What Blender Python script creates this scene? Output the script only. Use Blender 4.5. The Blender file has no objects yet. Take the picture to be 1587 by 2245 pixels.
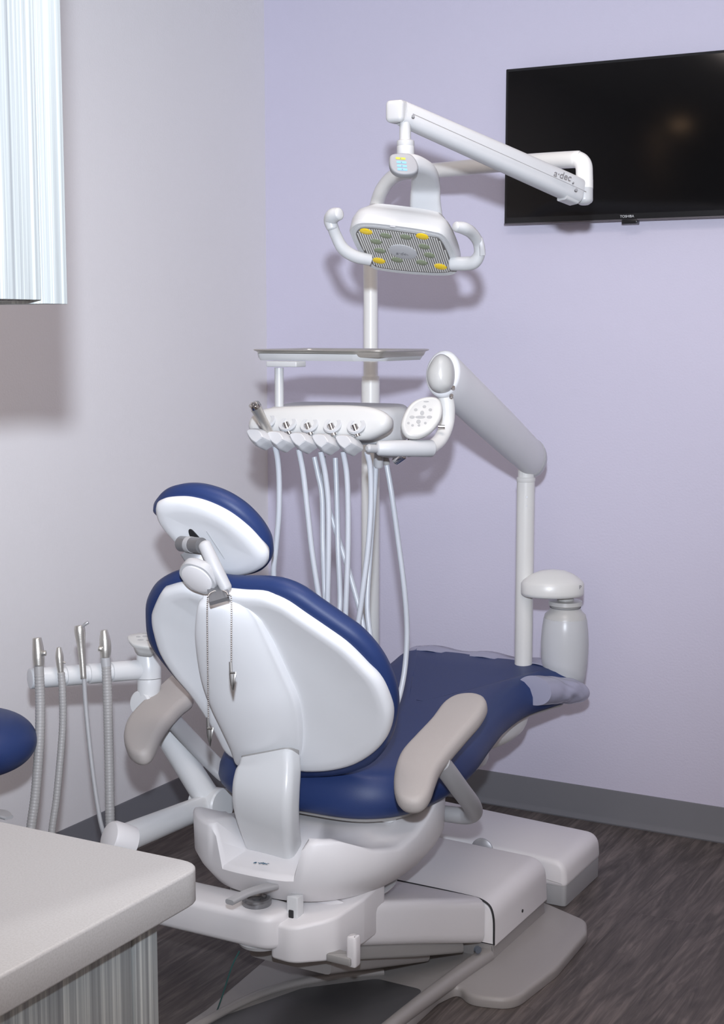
import bpy, bmesh, math, random
import numpy as np
from mathutils import Vector

# ------------------------------------------------------------ camera
sc = bpy.context.scene
COL = sc.collection
FPX, IW, IH, HOR, EYE = 3250.0, 1587.0, 2245.0, 715.0, 1.45
pitch = math.atan((IH / 2 - HOR) / FPX)
yaw = math.atan(1800 / math.sqrt(FPX * FPX + 407.5 ** 2))
fh = np.array([-math.sin(yaw), math.cos(yaw), 0.0])
RT = np.array([math.cos(yaw), math.sin(yaw), 0.0])
FW = fh * math.cos(pitch) - np.array([0, 0, 1.0]) * math.sin(pitch)
UP = np.cross(RT, FW)
CAM = np.array([2.56875, -4.04074, EYE])
cd = bpy.data.cameras.new('camera')
cam = bpy.data.objects.new('camera', cd)
COL.objects.link(cam)
cam.location = CAM
cam.rotation_euler = (math.pi / 2 - pitch, 0, yaw)
cd.sensor_fit = 'VERTICAL'
cd.sensor_height = 36.0
cd.lens = 36.0 * FPX / IH
cd.clip_start = 0.05
cd.clip_end = 50
sc.camera = cam

# ------------------------------------------------------------ light
RYL = -5.4
w = bpy.data.worlds.new('world')
sc.world = w
w.use_nodes = True
w.node_tree.nodes['Background'].inputs[0].default_value = (0.8, 0.75, 0.7, 1)
w.node_tree.nodes['Background'].inputs[1].default_value = 0.1
vs = sc.view_settings
vs.view_transform = 'Standard'
vs.look = 'None'
vs.exposure = 0.0
vs.gamma = 1.0
vs.use_curve_mapping = False


def lamp(name, kind, loc, power, color, target=None, **kw):
    l = bpy.data.lights.new(name, kind)
    l.energy = power
    l.color = color
    for k, v in kw.items():
        setattr(l, k, v)
    o = bpy.data.objects.new(name, l)
    COL.objects.link(o)
    o.location = loc
    if target is not None:
        d = Vector(target) - Vector(loc)
        o.rotation_euler = d.to_track_quat('-Z', 'Y').to_euler()
    return o


# the photographer's flash, mounted above the lens, aimed level
lamp('camera_flash', 'SPOT', tuple(CAM + np.array([0.0, 0, 0.235]) - fh * 0.03), 500, (0.80, 0.88, 1.0),
     target=tuple(CAM + fh * 4 - RT * 0.45 + np.array([0, 0, 0.88])), shadow_soft_size=0.03,
     spot_size=math.radians(92), spot_blend=1.0)
# fluorescent troffers in the ceiling
for (lx, ly, pw) in ((1.5, -1.9, 14), (2.6, -3.6, 14)):
    lamp('ceiling_panel_light', 'AREA', (lx, ly, 2.53), pw, (1.0, 0.87, 0.80), shape='RECTANGLE', size=1.2, size_y=0.6)
# added warm fill behind the camera for surfaces facing it, no real source
lamp('added_fill_light', 'AREA', (2.3, RYL + 0.05, 1.45), 24, (1.0, 0.84, 0.75), target=(1.2, 0, 1.0), shape='RECTANGLE', size=2.2, size_y=1.9)
lamp('downlight', 'AREA', (0.12, -4.1, 2.53), 0.35, (1.0, 0.62, 0.35), shape='DISK', size=0.09)

# ------------------------------------------------------------ photo-to-place conversions (real positions on planes or at distances)


def ray(x, y):
    return FW + RT * ((x - IW / 2) / FPX) - UP * ((y - IH / 2) / FPX)


def on(axis, x, y, val):
    d = ray(x, y)
    return CAM + d * ((val - CAM[axis]) / d[axis])


def onx(x, y, v): return on(0, x, y, v)
def ony(x, y, v): return on(1, x, y, v)
def onz(x, y, v): return on(2, x, y, v)
def at(x, y, D): return CAM + ray(x, y) * D


def nrm(v):
    v = np.array(v, float)
    return v / (np.linalg.norm(v) + 1e-12)


class Frame:
    def __init__(s, o, u, v, n=None):
        s.o = np.array(o, float)
        s.u = nrm(u)
        s.n = nrm(np.cross(s.u, v)) if n is None else nrm(n)
        s.v = np.cross(s.n, s.u)

    def p(s, a, b, c=0.0):
        return s.o + s.u * a + s.v * b + s.n * c

    def pix(s, x, y, c=0.0):
        d = ray(x, y)
        o = s.o + s.n * c
        P = CAM + d * (((o - CAM) @ s.n) / (d @ s.n))
        return ((P - s.o) @ s.u, (P - s.o) @ s.v)


# ------------------------------------------------------------ materials


def nodes(name):
    m = bpy.data.materials.new(name)
    m.use_nodes = True
    nt = m.node_tree
    return m, nt, nt.nodes['Principled BSDF']


def pset(b, **k):
    for a, v in k.items():
        a = a.replace('_', ' ')
        if a in b.inputs:
            b.inputs[a].default_value = v


def plain(name, col, rough=0.4, metal=0.0, bump=0.0, bscale=300, var=0.03, coat=0.0, **k):
    m, nt, b = nodes(name)
    pset(b, Roughness=rough, Metallic=metal, **k)
    if coat:
        pset(b, Coat_Weight=coat, Coat_Roughness=0.08)
    tc = nt.nodes.new('ShaderNodeTexCoord')
    nz = nt.nodes.new('ShaderNodeTexNoise')
    nz.inputs['Scale'].default_value = 6
    nt.links.new(tc.outputs['Object'], nz.inputs['Vector'])
    mx = nt.nodes.new('ShaderNodeMix')
    mx.data_type = 'RGBA'
    mx.inputs[6].default_value = tuple(c * (1 - var) for c in col) + (1,)
    mx.inputs[7].default_value = tuple(min(1, c * (1 + var)) for c in col) + (1,)
    nt.links.new(nz.outputs['Fac'], mx.inputs[0])
    nt.links.new(mx.outputs[2], b.inputs['Base Color'])
    if bump:
        n2 = nt.nodes.new('ShaderNodeTexNoise')
        n2.inputs['Scale'].default_value = bscale
        n2.inputs['Detail'].default_value = 4
        nt.links.new(tc.outputs['Object'], n2.inputs['Vector'])
        bp = nt.nodes.new('ShaderNodeBump')
        bp.inputs['Strength'].default_value = bump
        bp.inputs['Distance'].default_value = 0.002
        nt.links.new(n2.outputs['Fac'], bp.inputs['Height'])
        nt.links.new(bp.outputs['Normal'], b.inputs['Normal'])
    return m


WHITE = plain('white_plastic', (0.68, 0.685, 0.69), 0.28, coat=0.3)
WHITE2 = plain('cream_white_plastic', (0.58, 0.575, 0.56), 0.3, coat=0.2)
WHITE_DIM = plain('white_dimmed_for_flash', (0.48, 0.485, 0.49), 0.3, coat=0.3)  # same white plastic, darkened in colour where the flash is strong
CREAM_DIM = plain('cream_dimmed_for_flash', (0.50, 0.495, 0.48), 0.32, coat=0.2)  # darker copy of the cream white, offsets strong flash light
WHITE_LIFT = plain('white_lifted_for_flash', (0.70, 0.69, 0.665), 0.32, coat=0.25)  # same white, raised in colour where the flash arrives weaker
MATTE_DIM = plain('matte_white_dimmed_for_flash', (0.50, 0.50, 0.51), 0.45)  # white lowered in colour for parts that face the flash
SHELL_DIM = plain('shell_dimmed_for_flash', (0.50, 0.505, 0.515), 0.42)  # shell white darkened to offset the flash on near parts
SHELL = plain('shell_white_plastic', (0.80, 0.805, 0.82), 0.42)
WARM = plain('warm_white_plastic', (0.80, 0.78, 0.785), 0.42)
GREIGE = plain('armrest_urethane', (0.43, 0.395, 0.375), 0.6, bump=0.15, bscale=500)
GREY = plain('grey_plastic', (0.40, 0.40, 0.41), 0.45)
BASEGREY = plain('base_plate_paint', (0.35, 0.33, 0.32), 0.4)
TRIMGREY = plain('trim_grey_plastic', (0.34, 0.33, 0.32), 0.5)
DARK = plain('dark_gap', (0.02, 0.02, 0.022), 0.6)
BLUE = plain('navy_vinyl', (0.020, 0.040, 0.135), 0.46, bump=0.12, bscale=700, var=0.05, Specular_IOR_Level=0.35)
STEEL = plain('brushed_steel', (0.60, 0.58, 0.54), 0.36, metal=0.8, bump=0.1)
CHROME = plain('chrome', (0.72, 0.71, 0.70), 0.12, metal=1.0)
ALU = plain('satin_aluminium', (0.52, 0.52, 0.53), 0.4, metal=0.6)
HOSE = plain('hose_silicone', (0.47, 0.49, 0.53), 0.35)
HOSEG = plain('grey_vacuum_hose', (0.36, 0.35, 0.345), 0.45)
LEFTP = plain('left_wall_paint', (0.79, 0.765, 0.765), 0.75, bump=0.25, bscale=160, var=0.01)
BACKP = plain('lavender_wall_paint', (0.62, 0.59, 0.71), 0.6, bump=0.25, bscale=160, var=0.01)
CEILP = plain('ceiling_paint', (0.8, 0.79, 0.77), 0.9)
BBOARD = plain('vinyl_base_charcoal', (0.165, 0.165, 0.18), 0.5)
TVB = plain('tv_bezel', (0.012, 0.012, 0.013), 0.25)
TVS = plain('tv_screen', (0.005, 0.005, 0.0055), 0.085)
LOGO = plain('silver_print', (0.6, 0.6, 0.6), 0.4)
GPRINT = plain('grey_print', (0.16, 0.16, 0.17), 0.5)
PPRINT = plain('pale_grey_print', (0.50, 0.50, 0.50), 0.5)
BPRINT = plain('blue_print', (0.03, 0.12, 0.2), 0.5)
YEL = plain('amber_lens', (0.75, 0.52, 0.02), 0.15, coat=0.5)
OLIVE = plain('olive_led_lens', (0.20, 0.23, 0.15), 0.12, coat=0.6)
YLAB = plain('lime_label', (0.38, 0.40, 0.03), 0.4)
BLAB = plain('sky_blue_label', (0.16, 0.36, 0.62), 0.4)
TEAL = plain('teal_line', (0.05, 0.16, 0.15), 0.4)


def translucent(name, col, rough, alpha, tint_spec=0.5, trans=0.0):
    m, nt, b = nodes(name)
    pset(b, Base_Color=col + (1,), Roughness=rough, Alpha=alpha, Transmission_Weight=trans, IOR=1.45)
    return m


BOTTLE = translucent('milky_bottle', (0.72, 0.73, 0.74), 0.3, 1.0, trans=0.35)
SLEEVE = translucent('clear_vinyl_sleeve', (0.42, 0.42, 0.54), 0.2, 0.85)
FILM = translucent('clear_film', (0.6, 0.58, 0.68), 0.1, 0.25)
CLEARB = translucent('clear_lens_cover', (0.8, 0.8, 0.8), 0.08, 0.25)


def floor_mat():
    m, nt, b = nodes('grey_brown_oak_vinyl_plank')
    L = nt.links.new
    tc = nt.nodes.new('ShaderNodeTexCoord')
    # planks along Y
    mp = nt.nodes.new('ShaderNodeMapping')
    mp.inputs['Rotation'].default_value = (0, 0, math.pi / 2)
    L(tc.outputs['Object'], mp.inputs['Vector'])
    br = nt.nodes.new('ShaderNodeTexBrick')
    br.inputs['Scale'].default_value = 1
    br.inputs['Brick Width'].default_value = 1.22
    br.inputs['Row Height'].default_value = 0.18
    br.inputs['Mortar Size'].default_value = 0.0012
    br.inputs['Color1'].default_value = (0.2, 0.2, 0.2, 1)
    br.inputs['Color2'].default_value = (0.8, 0.8, 0.8, 1)
    br.inputs['Mortar'].default_value = (0.3, 0.3, 0.3, 1)
    L(mp.outputs['Vector'], br.inputs['Vector'])
    off = nt.nodes.new('ShaderNodeVectorMath')
    off.operation = 'MULTIPLY_ADD'
    off.inputs[1].default_value = (3.1, 5.3, 1.7)
    L(br.outputs['Color'], off.inputs[0])
    L(tc.outputs['Object'], off.inputs[2])
    m2 = nt.nodes.new('ShaderNodeMapping')
    m2.inputs['Scale'].default_value = (34, 2.6, 1)
    L(off.outputs[0], m2.inputs['Vector'])
    n1 = nt.nodes.new('ShaderNodeTexNoise')
    n1.inputs['Scale'].default_value = 1.6
    n1.inputs['Detail'].default_value = 7
    n1.inputs['Roughness'].default_value = 0.65
    n1.inputs['Distortion'].default_value = 1.3
    L(m2.outputs['Vector'], n1.inputs['Vector'])
    m3 = nt.nodes.new('ShaderNodeMapping')
    m3.inputs['Scale'].default_value = (7, 1.2, 1)
    L(off.outputs[0], m3.inputs['Vector'])
    n2 = nt.nodes.new('ShaderNodeTexNoise')
    n2.inputs['Scale'].default_value = 1.0
    n2.inputs['Detail'].default_value = 3
    n2.inputs['Distortion'].default_value = 2.2
    L(m3.outputs['Vector'], n2.inputs['Vector'])
    wv = nt.nodes.new('ShaderNodeMath')
    wv.operation = 'MULTIPLY'
    wv.inputs[1].default_value = 22
    L(n2.outputs['Fac'], wv.inputs[0])
    sn = nt.nodes.new('ShaderNodeMath')
    sn.operation = 'SINE'
    L(wv.outputs[0], sn.inputs[0])
    ad = nt.nodes.new('ShaderNodeMath')
    ad.operation = 'MULTIPLY_ADD'
    ad.inputs[1].default_value = 0.075
    L(sn.outputs[0], ad.inputs[0])
    L(n1.outputs['Fac'], ad.inputs[2])
    cr = nt.nodes.new('ShaderNodeValToRGB')
    e = cr.color_ramp.elements
    e[0].position = 0.30
    e[0].color = (0.060, 0.049, 0.045, 1)
    e[1].position = 0.74
    e[1].color = (0.215, 0.180, 0.165, 1)
    k = cr.color_ramp.elements.new(0.5)
    k.color = (0.112, 0.093, 0.086, 1)
    L(ad.outputs[0], cr.inputs[0])
    mx = nt.nodes.new('ShaderNodeMix')
    mx.data_type = 'RGBA'
    mx.blend_type = 'MULTIPLY'
    mx.inputs[0].default_value = 0.18
    L(cr.outputs[0], mx.inputs[6])
    L(br.outputs['Color'], mx.inputs[7])
    L(mx.outputs[2], b.inputs['Base Color'])
    pset(b, Roughness=0.55)
    bp = nt.nodes.new('ShaderNodeBump')
    bp.inputs['Strength'].default_value = 0.15
    bp.inputs['Distance'].default_value = 0.001
    L(n1.outputs['Fac'], bp.inputs['Height'])
    L(bp.outputs['Normal'], b.inputs['Normal'])
    return m


def laminate():
    m, nt, b = nodes('streaked_grey_laminate')
    L = nt.links.new
    tc = nt.nodes.new('ShaderNodeTexCoord')
    m2 = nt.nodes.new('ShaderNodeMapping')
    m2.inputs['Scale'].default_value = (125, 125, 0.5)
    L(tc.outputs['Object'], m2.inputs['Vector'])
    n1 = nt.nodes.new('ShaderNodeTexNoise')
    n1.inputs['Scale'].default_value = 1
    n1.inputs['Detail'].default_value = 4
    n1.inputs['Roughness'].default_value = 0.7
    L(m2.outputs['Vector'], n1.inputs['Vector'])
    cr = nt.nodes.new('ShaderNodeValToRGB')
    e = cr.color_ramp.elements
    e[0].position = 0.33
    e[0].color = (0.19, 0.197, 0.20, 1)
    e[1].position = 0.64
    e[1].color = (0.50, 0.515, 0.49, 1)
    k = cr.color_ramp.elements.new(0.5)
    k.color = (0.31, 0.325, 0.318, 1)
    L(n1.outputs['Fac'], cr.inputs[0])
    L(cr.outputs[0], b.inputs['Base Color'])
    pset(b, Roughness=0.5)
    bp = nt.nodes.new('ShaderNodeBump')
    bp.inputs['Strength'].default_value = 0.2
    bp.inputs['Distance'].default_value = 0.001
    L(n1.outputs['Fac'], bp.inputs['Height'])
    L(bp.outputs['Normal'], b.inputs['Normal'])
    return m


def quartz():
    m = plain('cream_quartz', (0.50, 0.485, 0.475), 0.42, var=0.0)
    nt = m.node_tree
    b = nt.nodes['Principled BSDF']
    tc = nt.nodes.new('ShaderNodeTexCoord')
    n = nt.nodes.new('ShaderNodeTexNoise')
    n.inputs['Scale'].default_value = 420
    n.inputs['Detail'].default_value = 3
    nt.links.new(tc.outputs['Object'], n.inputs['Vector'])
    cr = nt.nodes.new('ShaderNodeValToRGB')
    cr.color_ramp.elements[0].position = 0.3
    cr.color_ramp.elements[0].color = (0.40, 0.385, 0.375, 1)
    cr.color_ramp.elements[1].position = 0.6
    cr.color_ramp.elements[1].color = (0.45, 0.44, 0.43, 1)
    nt.links.new(n.outputs['Fac'], cr.inputs[0])
    nt.links.new(cr.outputs[0], b.inputs['Base Color'])
    return m


def ribbed(base, name, axis_scale):
    m = base.copy()
    m.name = name
    return m


FLOORM, LAM, QUARTZ = floor_mat(), laminate(), quartz()


def lens_mat():
    """ribbed reflector: alternating bright and dark ridges across the lens"""
    m, nt, b = nodes('ribbed_reflector')
    pset(b, Metallic=0.85, Roughness=0.22, Base_Color=(0.62, 0.61, 0.58, 1))
    return m


LENS = lens_mat()

# ------------------------------------------------------------ mesh tools


def cr_spline(pts, n=8, closed=False):
    P = [np.array(p, float) for p in pts]
    N = len(P)
    out = []
    rng = N if closed else N - 1
    for i in range(rng):
        if closed:
            a, b, c, d = P[(i - 1) % N], P[i], P[(i + 1) % N], P[(i + 2) % N]
        else:
            b, c = P[i], P[i + 1]
            a = P[i - 1] if i > 0 else 2 * b - c
            d = P[i + 2] if i + 2 < N else 2 * c - b
        for k in range(n):
            t = k / n
            out.append(0.5 * ((2 * b) + (c - a) * t + (2 * a - 5 * b + 4 * c - d) * t * t + (3 * b - a - 3 * c + d) * t ** 3))
    if not closed:
        out.append(P[-1])
    return np.array(out)


def resample(pts, n, closed=True):
    P = np.array(pts, float)
    if closed:
        P = np.vstack([P, P[:1]])
    s = np.r_[0, np.cumsum(np.linalg.norm(np.diff(P, axis=0), axis=1))]
    t = np.linspace(0, s[-1], n + 1)[:-1] if closed else np.linspace(0, s[-1], n)
    return np.column_stack([np.interp(t, s, P[:, k]) for k in range(P.shape[1])])


def outline(pts, n=96, k=8):
    """smooth closed 2D outline, counter-clockwise"""
    q = resample(cr_spline(pts, k, True), n)
    a = np.sum(q[:, 0] * np.roll(q[:, 1], -1) - np.roll(q[:, 0], -1) * q[:, 1])
    return q[::-1] if a < 0 else q


def poly(pts, r=0.01, seg=5):
    """closed polygon with rounded corners, counter-clockwise"""
    P = [np.array(p[:2], float) for p in pts]
    R = [p[2] if len(p) > 2 else r for p in pts]
    a = sum(P[i][0] * P[(i + 1) % len(P)][1] - P[(i + 1) % len(P)][0] * P[i][1] for i in range(len(P)))
    if a < 0:
        P = P[::-1]
        R = R[::-1]
    out = []
    for i in range(len(P)):
        p, a, b = P[i], P[i - 1], P[(i + 1) % len(P)]
        d1, d2 = nrm(a - p), nrm(b - p)
        cosang = float(np.clip(d1 @ d2, -0.999, 0.999))
        half = math.acos(cosang) / 2
        if R[i] <= 0:
            out.append(p)
            continue
        L = min(R[i] / math.tan(half), 0.49 * np.linalg.norm(a - p), 0.49 * np.linalg.norm(b - p))
        s, e = p + d1 * L, p + d2 * L
        for k in range(seg + 1):
            t = k / seg
            out.append((1 - t) ** 2 * s + 2 * t * (1 - t) * p + t * t * e)
    return np.array(out)


def inset(q, d):
    """move a ccw outline inward by d"""
    nx = np.roll(q, -1, 0) - np.roll(q, 1, 0)
    nx /= (np.linalg.norm(nx, axis=1)[:, None] + 1e-12)
    nin = np.column_stack([-nx[:, 1], nx[:, 0]])
    return q + nin * d


class MB:
    def __init__(s):
        s.v, s.f = [], []

    def add(s, v, f):
        o = len(s.v)
        s.v += [tuple(map(float, p)) for p in v]
        s.f += [tuple(i + o for i in q) for q in f]
        return s

    def rings(s, R, cap0=True, cap1=True, closed=True):
        n = len(R[0])
        v = [p for r in R for p in r]
        f = []
        for i in range(len(R) - 1):
            for j in range(n if closed else n - 1):
                a, b = i * n + j, i * n + (j + 1) % n
                f.append((a, b, b + n, a + n))
        if cap0:
            f.append(tuple(range(n))[::-1])
        if cap1:
            f.append(tuple(range((len(R) - 1) * n, len(R) * n)))
        return s.add(v, f)

    def slab(s, q, fr, n0, n1, bev=0.004, seg=3, warp=None, b0=None, dome=None):
        """outline q (2D ccw) in frame fr from n0 to n1 with rounded rims; dome: list of (inset, height) past n1"""
        b0 = bev if b0 is None else b0
        prof = []
        if b0 > 0:
            for k in range(seg + 1):
                a = math.pi / 2 * k / seg
                prof.append((b0 * (1 - math.sin(a)), n0 + b0 * (1 - math.cos(a))))
        else:
            prof.append((0, n0))
        if bev > 0:
            for k in range(seg + 1):
                a = math.pi / 2 * k / seg
                prof.append((bev * (1 - math.cos(a)), n1 - bev * (1 - math.sin(a))))
        else:
            prof.append((0, n1))
        R = []
        for d, h in prof:
            qq = inset(q, d) if d > 1e-6 else q
            R.append([fr.p(a, b, h) for a, b in qq])
        if dome:
            c = q.mean(0)
            qq = inset(q, bev)
            for sc_, h in dome:
                R.append([fr.p(*(c + (p - c) * sc_), h) for p in qq])
        if warp:
            R = [[warp(p) for p in r] for r in R]
        return s.rings(R)

    def puff(s, q, fr, prof, warp=None):
        """prof: (inset, height); inset<=0.05 by normals, values as ('s',scale,height) shrink to the centre"""
        R = []
        c = q.mean(0)
        last = q
        for e in prof:
            if e[0] == 's':
                R.append([fr.p(*(c + (p - c) * e[1]), e[2]) for p in last])
            else:
                last = inset(q, e[0])
                R.append([fr.p(a, b, e[1]) for a, b in last])
        if warp:
            R = [[warp(p) for p in r] for r in R]
        return s.rings(R)

    def tube(s, pts, r, n=16, smooth=8, up=None, flat=1.0, cap=0.0, closed=False):
        """swept round/elliptic tube; r scalar or list per control point; flat = minor/major"""
        P = np.array([np.array(p, float) for p in pts])
        rr = np.array(r if hasattr(r, '__len__') else [r] * len(P), float)
        if smooth > 1 and len(P) > 2:
            Q = cr_spline(np.column_stack([P, rr]), smooth, closed)
            P, rr = Q[:, :3], Q[:, 3]
        T = np.gradient(P, axis=0)
        T = np.array([nrm(t) for t in T])
        u = np.array(up if up is not None else (0, 0, 1.0), float)
        if abs(nrm(u) @ T[0]) > 0.95 and up is None:
            u = np.array([1.0, 0, 0])
        R = []
        a = nrm(u - T[0] * (u @ T[0]))
        rows = list(range(len(P)))
        for i in rows:
            if up is not None:
                a = nrm(u - T[i] * (u @ T[i]))
            else:
                a = nrm(a - T[i] * (a @ T[i]))
            b = np.cross(T[i], a)

            def ring(c, rad):
                return [c + a * rad * math.cos(2 * math.pi * k / n) + b * rad * flat * math.sin(2 * math.pi * k / n) for k in range(n)]
            if i == 0 and cap > 0:
                for g in (0.15, 0.5, 0.8):
                    R.append(ring(P[i] - T[i] * cap * (1 - g), rr[i] * math.sqrt(max(0.02, 1 - (1 - g) ** 2))))
            R.append(ring(P[i], rr[i]))
            if i == len(P) - 1 and cap > 0:
                for g in (0.8, 0.5, 0.15):
                    R.append(ring(P[i] + T[i] * cap * (1 - g), rr[i] * math.sqrt(max(0.02, 1 - (1 - g) ** 2))))
        return s.rings(R)

    def sweep(s, pts, W, H, up, rnd=0.3, n=6, smooth=8):
        """rounded-rectangle section swept; W across (side), H along up; lists per control point"""
        P = np.array([np.array(p, float) for p in pts])
        W = np.array(W if hasattr(W, '__len__') else [W] * len(P), float)
        H = np.array(H if hasattr(H, '__len__') else [H] * len(P), float)
        if smooth > 1 and len(P) > 2:
            Q = cr_spline(np.column_stack([P, W, H]), smooth)
            P, W, H = Q[:, :3], Q[:, 3], Q[:, 4]
        T = np.gradient(P, axis=0)
        R = []
        for i in range(len(P)):
            t = nrm(T[i])
            a = nrm(np.array(up, float) - t * (np.array(up, float) @ t))
            b = np.cross(t, a)
            w2, h2 = W[i] / 2, H[i] / 2
            rc = min(w2, h2) * rnd * 2 if rnd <= 0.5 else min(w2, h2)
            rc = min(rc, w2, h2)
            ring = []
            for (sx, sy, a0) in ((1, 1, 0), (-1, 1, 90), (-1, -1, 180), (1, -1, 270)):
                for k in range(n):
                    an = math.radians(a0 + 90 * k / (n - 1))
                    ring.append(P[i] + b * (sx * (w2 - rc) + rc * math.cos(an)) + a * (sy * (h2 - rc) + rc * math.sin(an)))
            R.append(ring)
        return s.rings(R)

    def lathe(s, o, ax, prof, n=32, capped=True):
        """prof: (radius, height along ax)"""
        ax = nrm(ax)
        h = np.array([1.0, 0, 0]) if abs(ax[0]) < 0.9 else np.array([0, 1.0, 0])
        a = nrm(h - ax * (h @ ax))
        b = np.cross(ax, a)
        o = np.array(o, float)
        R = [[o + ax * z + a * r * math.cos(2 * math.pi * k / n) + b * r * math.sin(2 * math.pi * k / n) for k in range(n)] for r, z in prof]
        return s.rings(R, capped, capped)

    def box(s, lo, hi, bev=0.004, seg=2):
        lo, hi = np.minimum(lo, hi), np.maximum(lo, hi)
        c = (lo + hi) / 2
        fr = Frame((c[0], c[1], 0), (1, 0, 0), (0, 1, 0))
        hx, hy = (hi[0] - lo[0]) / 2, (hi[1] - lo[1]) / 2
        if bev > 0:
            q = poly([(-hx, -hy), (hx, -hy), (hx, hy), (-hx, hy)], bev, 3)
        else:
            q = np.array([(-hx, -hy), (hx, -hy), (hx, hy), (-hx, hy)])
        return s.slab(q, fr, lo[2], hi[2], bev, seg)

    def build(s, name, mat, parent=None, sharp=35, label=None, sub=0):
        me = bpy.data.meshes.new(name)
        off = np.array(ROOT.get(parent.name, (0, 0, 0))) if parent else np.zeros(3)
        me.from_pydata([tuple(np.array(p) - off) for p in s.v], [], s.f)
        bm = bmesh.new()
        bm.from_mesh(me)
        bmesh.ops.recalc_face_normals(bm, faces=bm.faces)
        bm.to_mesh(me)
        bm.free()
        me.materials.append(mat)
        me.shade_smooth()
        me.set_sharp_from_angle(angle=math.radians(sharp))
        o = bpy.data.objects.new(name, me)
        COL.objects.link(o)
        if parent:
            o.parent = parent
            ROOT[o.name] = tuple(off)
        if label:
            o['label'] = label
        if sub:
            md = o.modifiers.new('sub', 'SUBSURF')
            md.levels = md.render_levels = sub
        return o


ROOT = {}


def tag(o, label=None, cat=None, group=None, kind=None):
    if label:
        o['label'] = label
    if cat:
        o['category'] = cat
    if group:
        o['group'] = group
    if kind:
        o['kind'] = kind
    return o


def thing(name, loc, label, cat, group=None):
    o = bpy.data.objects.new(name, None)
    o.empty_display_size = 0.05
    COL.objects.link(o)
    o.location = tuple(map(float, loc))
    ROOT[o.name] = tuple(map(float, loc))
    return tag(o, label, cat, group)


def text(body, name, mat, parent, origin, u, v, size, align='CENTER', shear=0.0, ext=0.0003):
    """lettering lying in the plane (u right, v up) at origin"""
    cu = bpy.data.curves.new('lettering', 'FONT')
    cu.body = body
    cu.size = size
    cu.align_x = align
    cu.align_y = 'CENTER'
    cu.extrude = ext
    cu.shear = shear
    tmp = bpy.data.objects.new('tmp', cu)
    COL.objects.link(tmp)
    dg = bpy.context.evaluated_depsgraph_get()
    dg.update()
    me = bpy.data.meshes.new_from_object(tmp.evaluated_get(dg))
    bpy.data.objects.remove(tmp)
    fr = Frame(origin, u, v)
    off = np.array(ROOT.get(parent.name, (0, 0, 0)))
    for vt in me.vertices:
        vt.co = Vector(tuple(fr.p(vt.co.x, vt.co.y, vt.co.z) - off))
    me.materials.clear()
    me.materials.append(mat)
    o = bpy.data.objects.new(name, me)
    COL.objects.link(o)
    o.parent = parent
    ROOT[o.name] = tuple(off)
    return o


X, Y, Z = np.array([1.0, 0, 0]), np.array([0, 1.0, 0]), np.array([0, 0, 1.0])
XY = Frame((0, 0, 0), X, Y)

# ------------------------------------------------------------ room
RX, RY, CH = 4.3, -5.4, 2.55


def struct(name, lo, hi, mat):
    o = MB().box(np.array(lo), np.array(hi), 0).build(name, mat)
    return tag(o, kind='structure')


struct('floor', (-0.1, RY - .1, -0.1), (RX + .1, 0.1, 0), FLOORM)
struct('ceiling', (-0.1, RY - .1, CH), (RX + .1, 0.1, CH + .1), CEILP)
struct('wall_left', (-0.1, RY, 0), (0, 0.0, CH), LEFTP)
struct('wall_back', (-0.1, 0, 0), (RX + .1, 0.1, CH), BACKP)
struct('wall_right', (RX, RY, 0), (RX + .1, 0, CH), LEFTP)
struct('wall_front', (-0.1, RY - .1, 0), (RX + .1, RY, CH), LEFTP)
struct('wall_side', (0.93, RY, 0), (1.03, -2.78, CH), LEFTP)


def bboard(name, a, b, nrml):
    a, b, n = np.array(a, float), np.array(b, float), np.array(nrml, float)
    prof = [(0, 0), (0.013, 0), (0.014, 0.004), (0.009, 0.013), (0.005, 0.02), (0.004, 0.098), (0.0025, 0.1016), (0, 0.1016)]
    R = [[p + n * d + Z * h for d, h in prof] for p in (a, b)]
    tag(MB().rings(R).build(name, BBOARD), kind='structure')


bboard('baseboard_back', (0, 0, 0), (RX, 0, 0), -Y)
bboard('baseboard_left', (0, 0, 0), (0, RY, 0), X)

# ------------------------------------------------------------ television
tvx0, tvx1, tvz0, tvz1, tvy = 0.8085, 1.54, 1.752, 2.19, -0.055
tl = ony(1107, 152, tvy)
bl = ony(1107, 491, tvy)
tvx0, tvz1, tvz0 = (tl[0] + bl[0]) / 2, tl[2], bl[2]
tvx1 = tvx0 + 0.735
tv = thing('television', (tvx0 + .37, 0, tvz0), 'wide black flat-screen television mounted on the lavender wall', 'television')
MB().box(np.array([tvx0, tvy, tvz0]), np.array([tvx1, tvy + .035, tvz1]), 0.003).build('frame', TVB, tv)
MB().box(np.array([tvx0 + .1, tvy + .035, tvz0 + .08]), np.array([tvx1 - .1, 0, tvz1 - .08]), 0.0).build('wall_mount', TVB, tv)
MB().box(np.array([tvx0 + .008, tvy - .001, tvz0 + .017]), np.array([tvx1 - .008, tvy + .002, tvz1 - .008]), 0).build('screen', TVS, tv)
MB().box(np.array([tvx0, tvy - .0015, tvz0 - .003]), np.array([tvx1, tvy + .01, tvz0 + .0015]), 0.001).build('lower_trim', plain('tv_trim', (0.10, 0.09, 0.10), 0.3), tv)
c = ony(1380, 489, tvy)
sb = MB().box(np.array([c[0] - .022, tvy - .004, tvz0 - .012]), np.array([c[0] + .022, tvy + .02, tvz0 + .001]), 0.002).build('sensor_box', TVB, tv)
text('TOSHIBA', 'brand_lettering', LOGO, tv, (ony(1375, 477, tvy)[0], tvy - .0022, tvz0 + .0085), X, Z, 0.0098)

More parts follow.
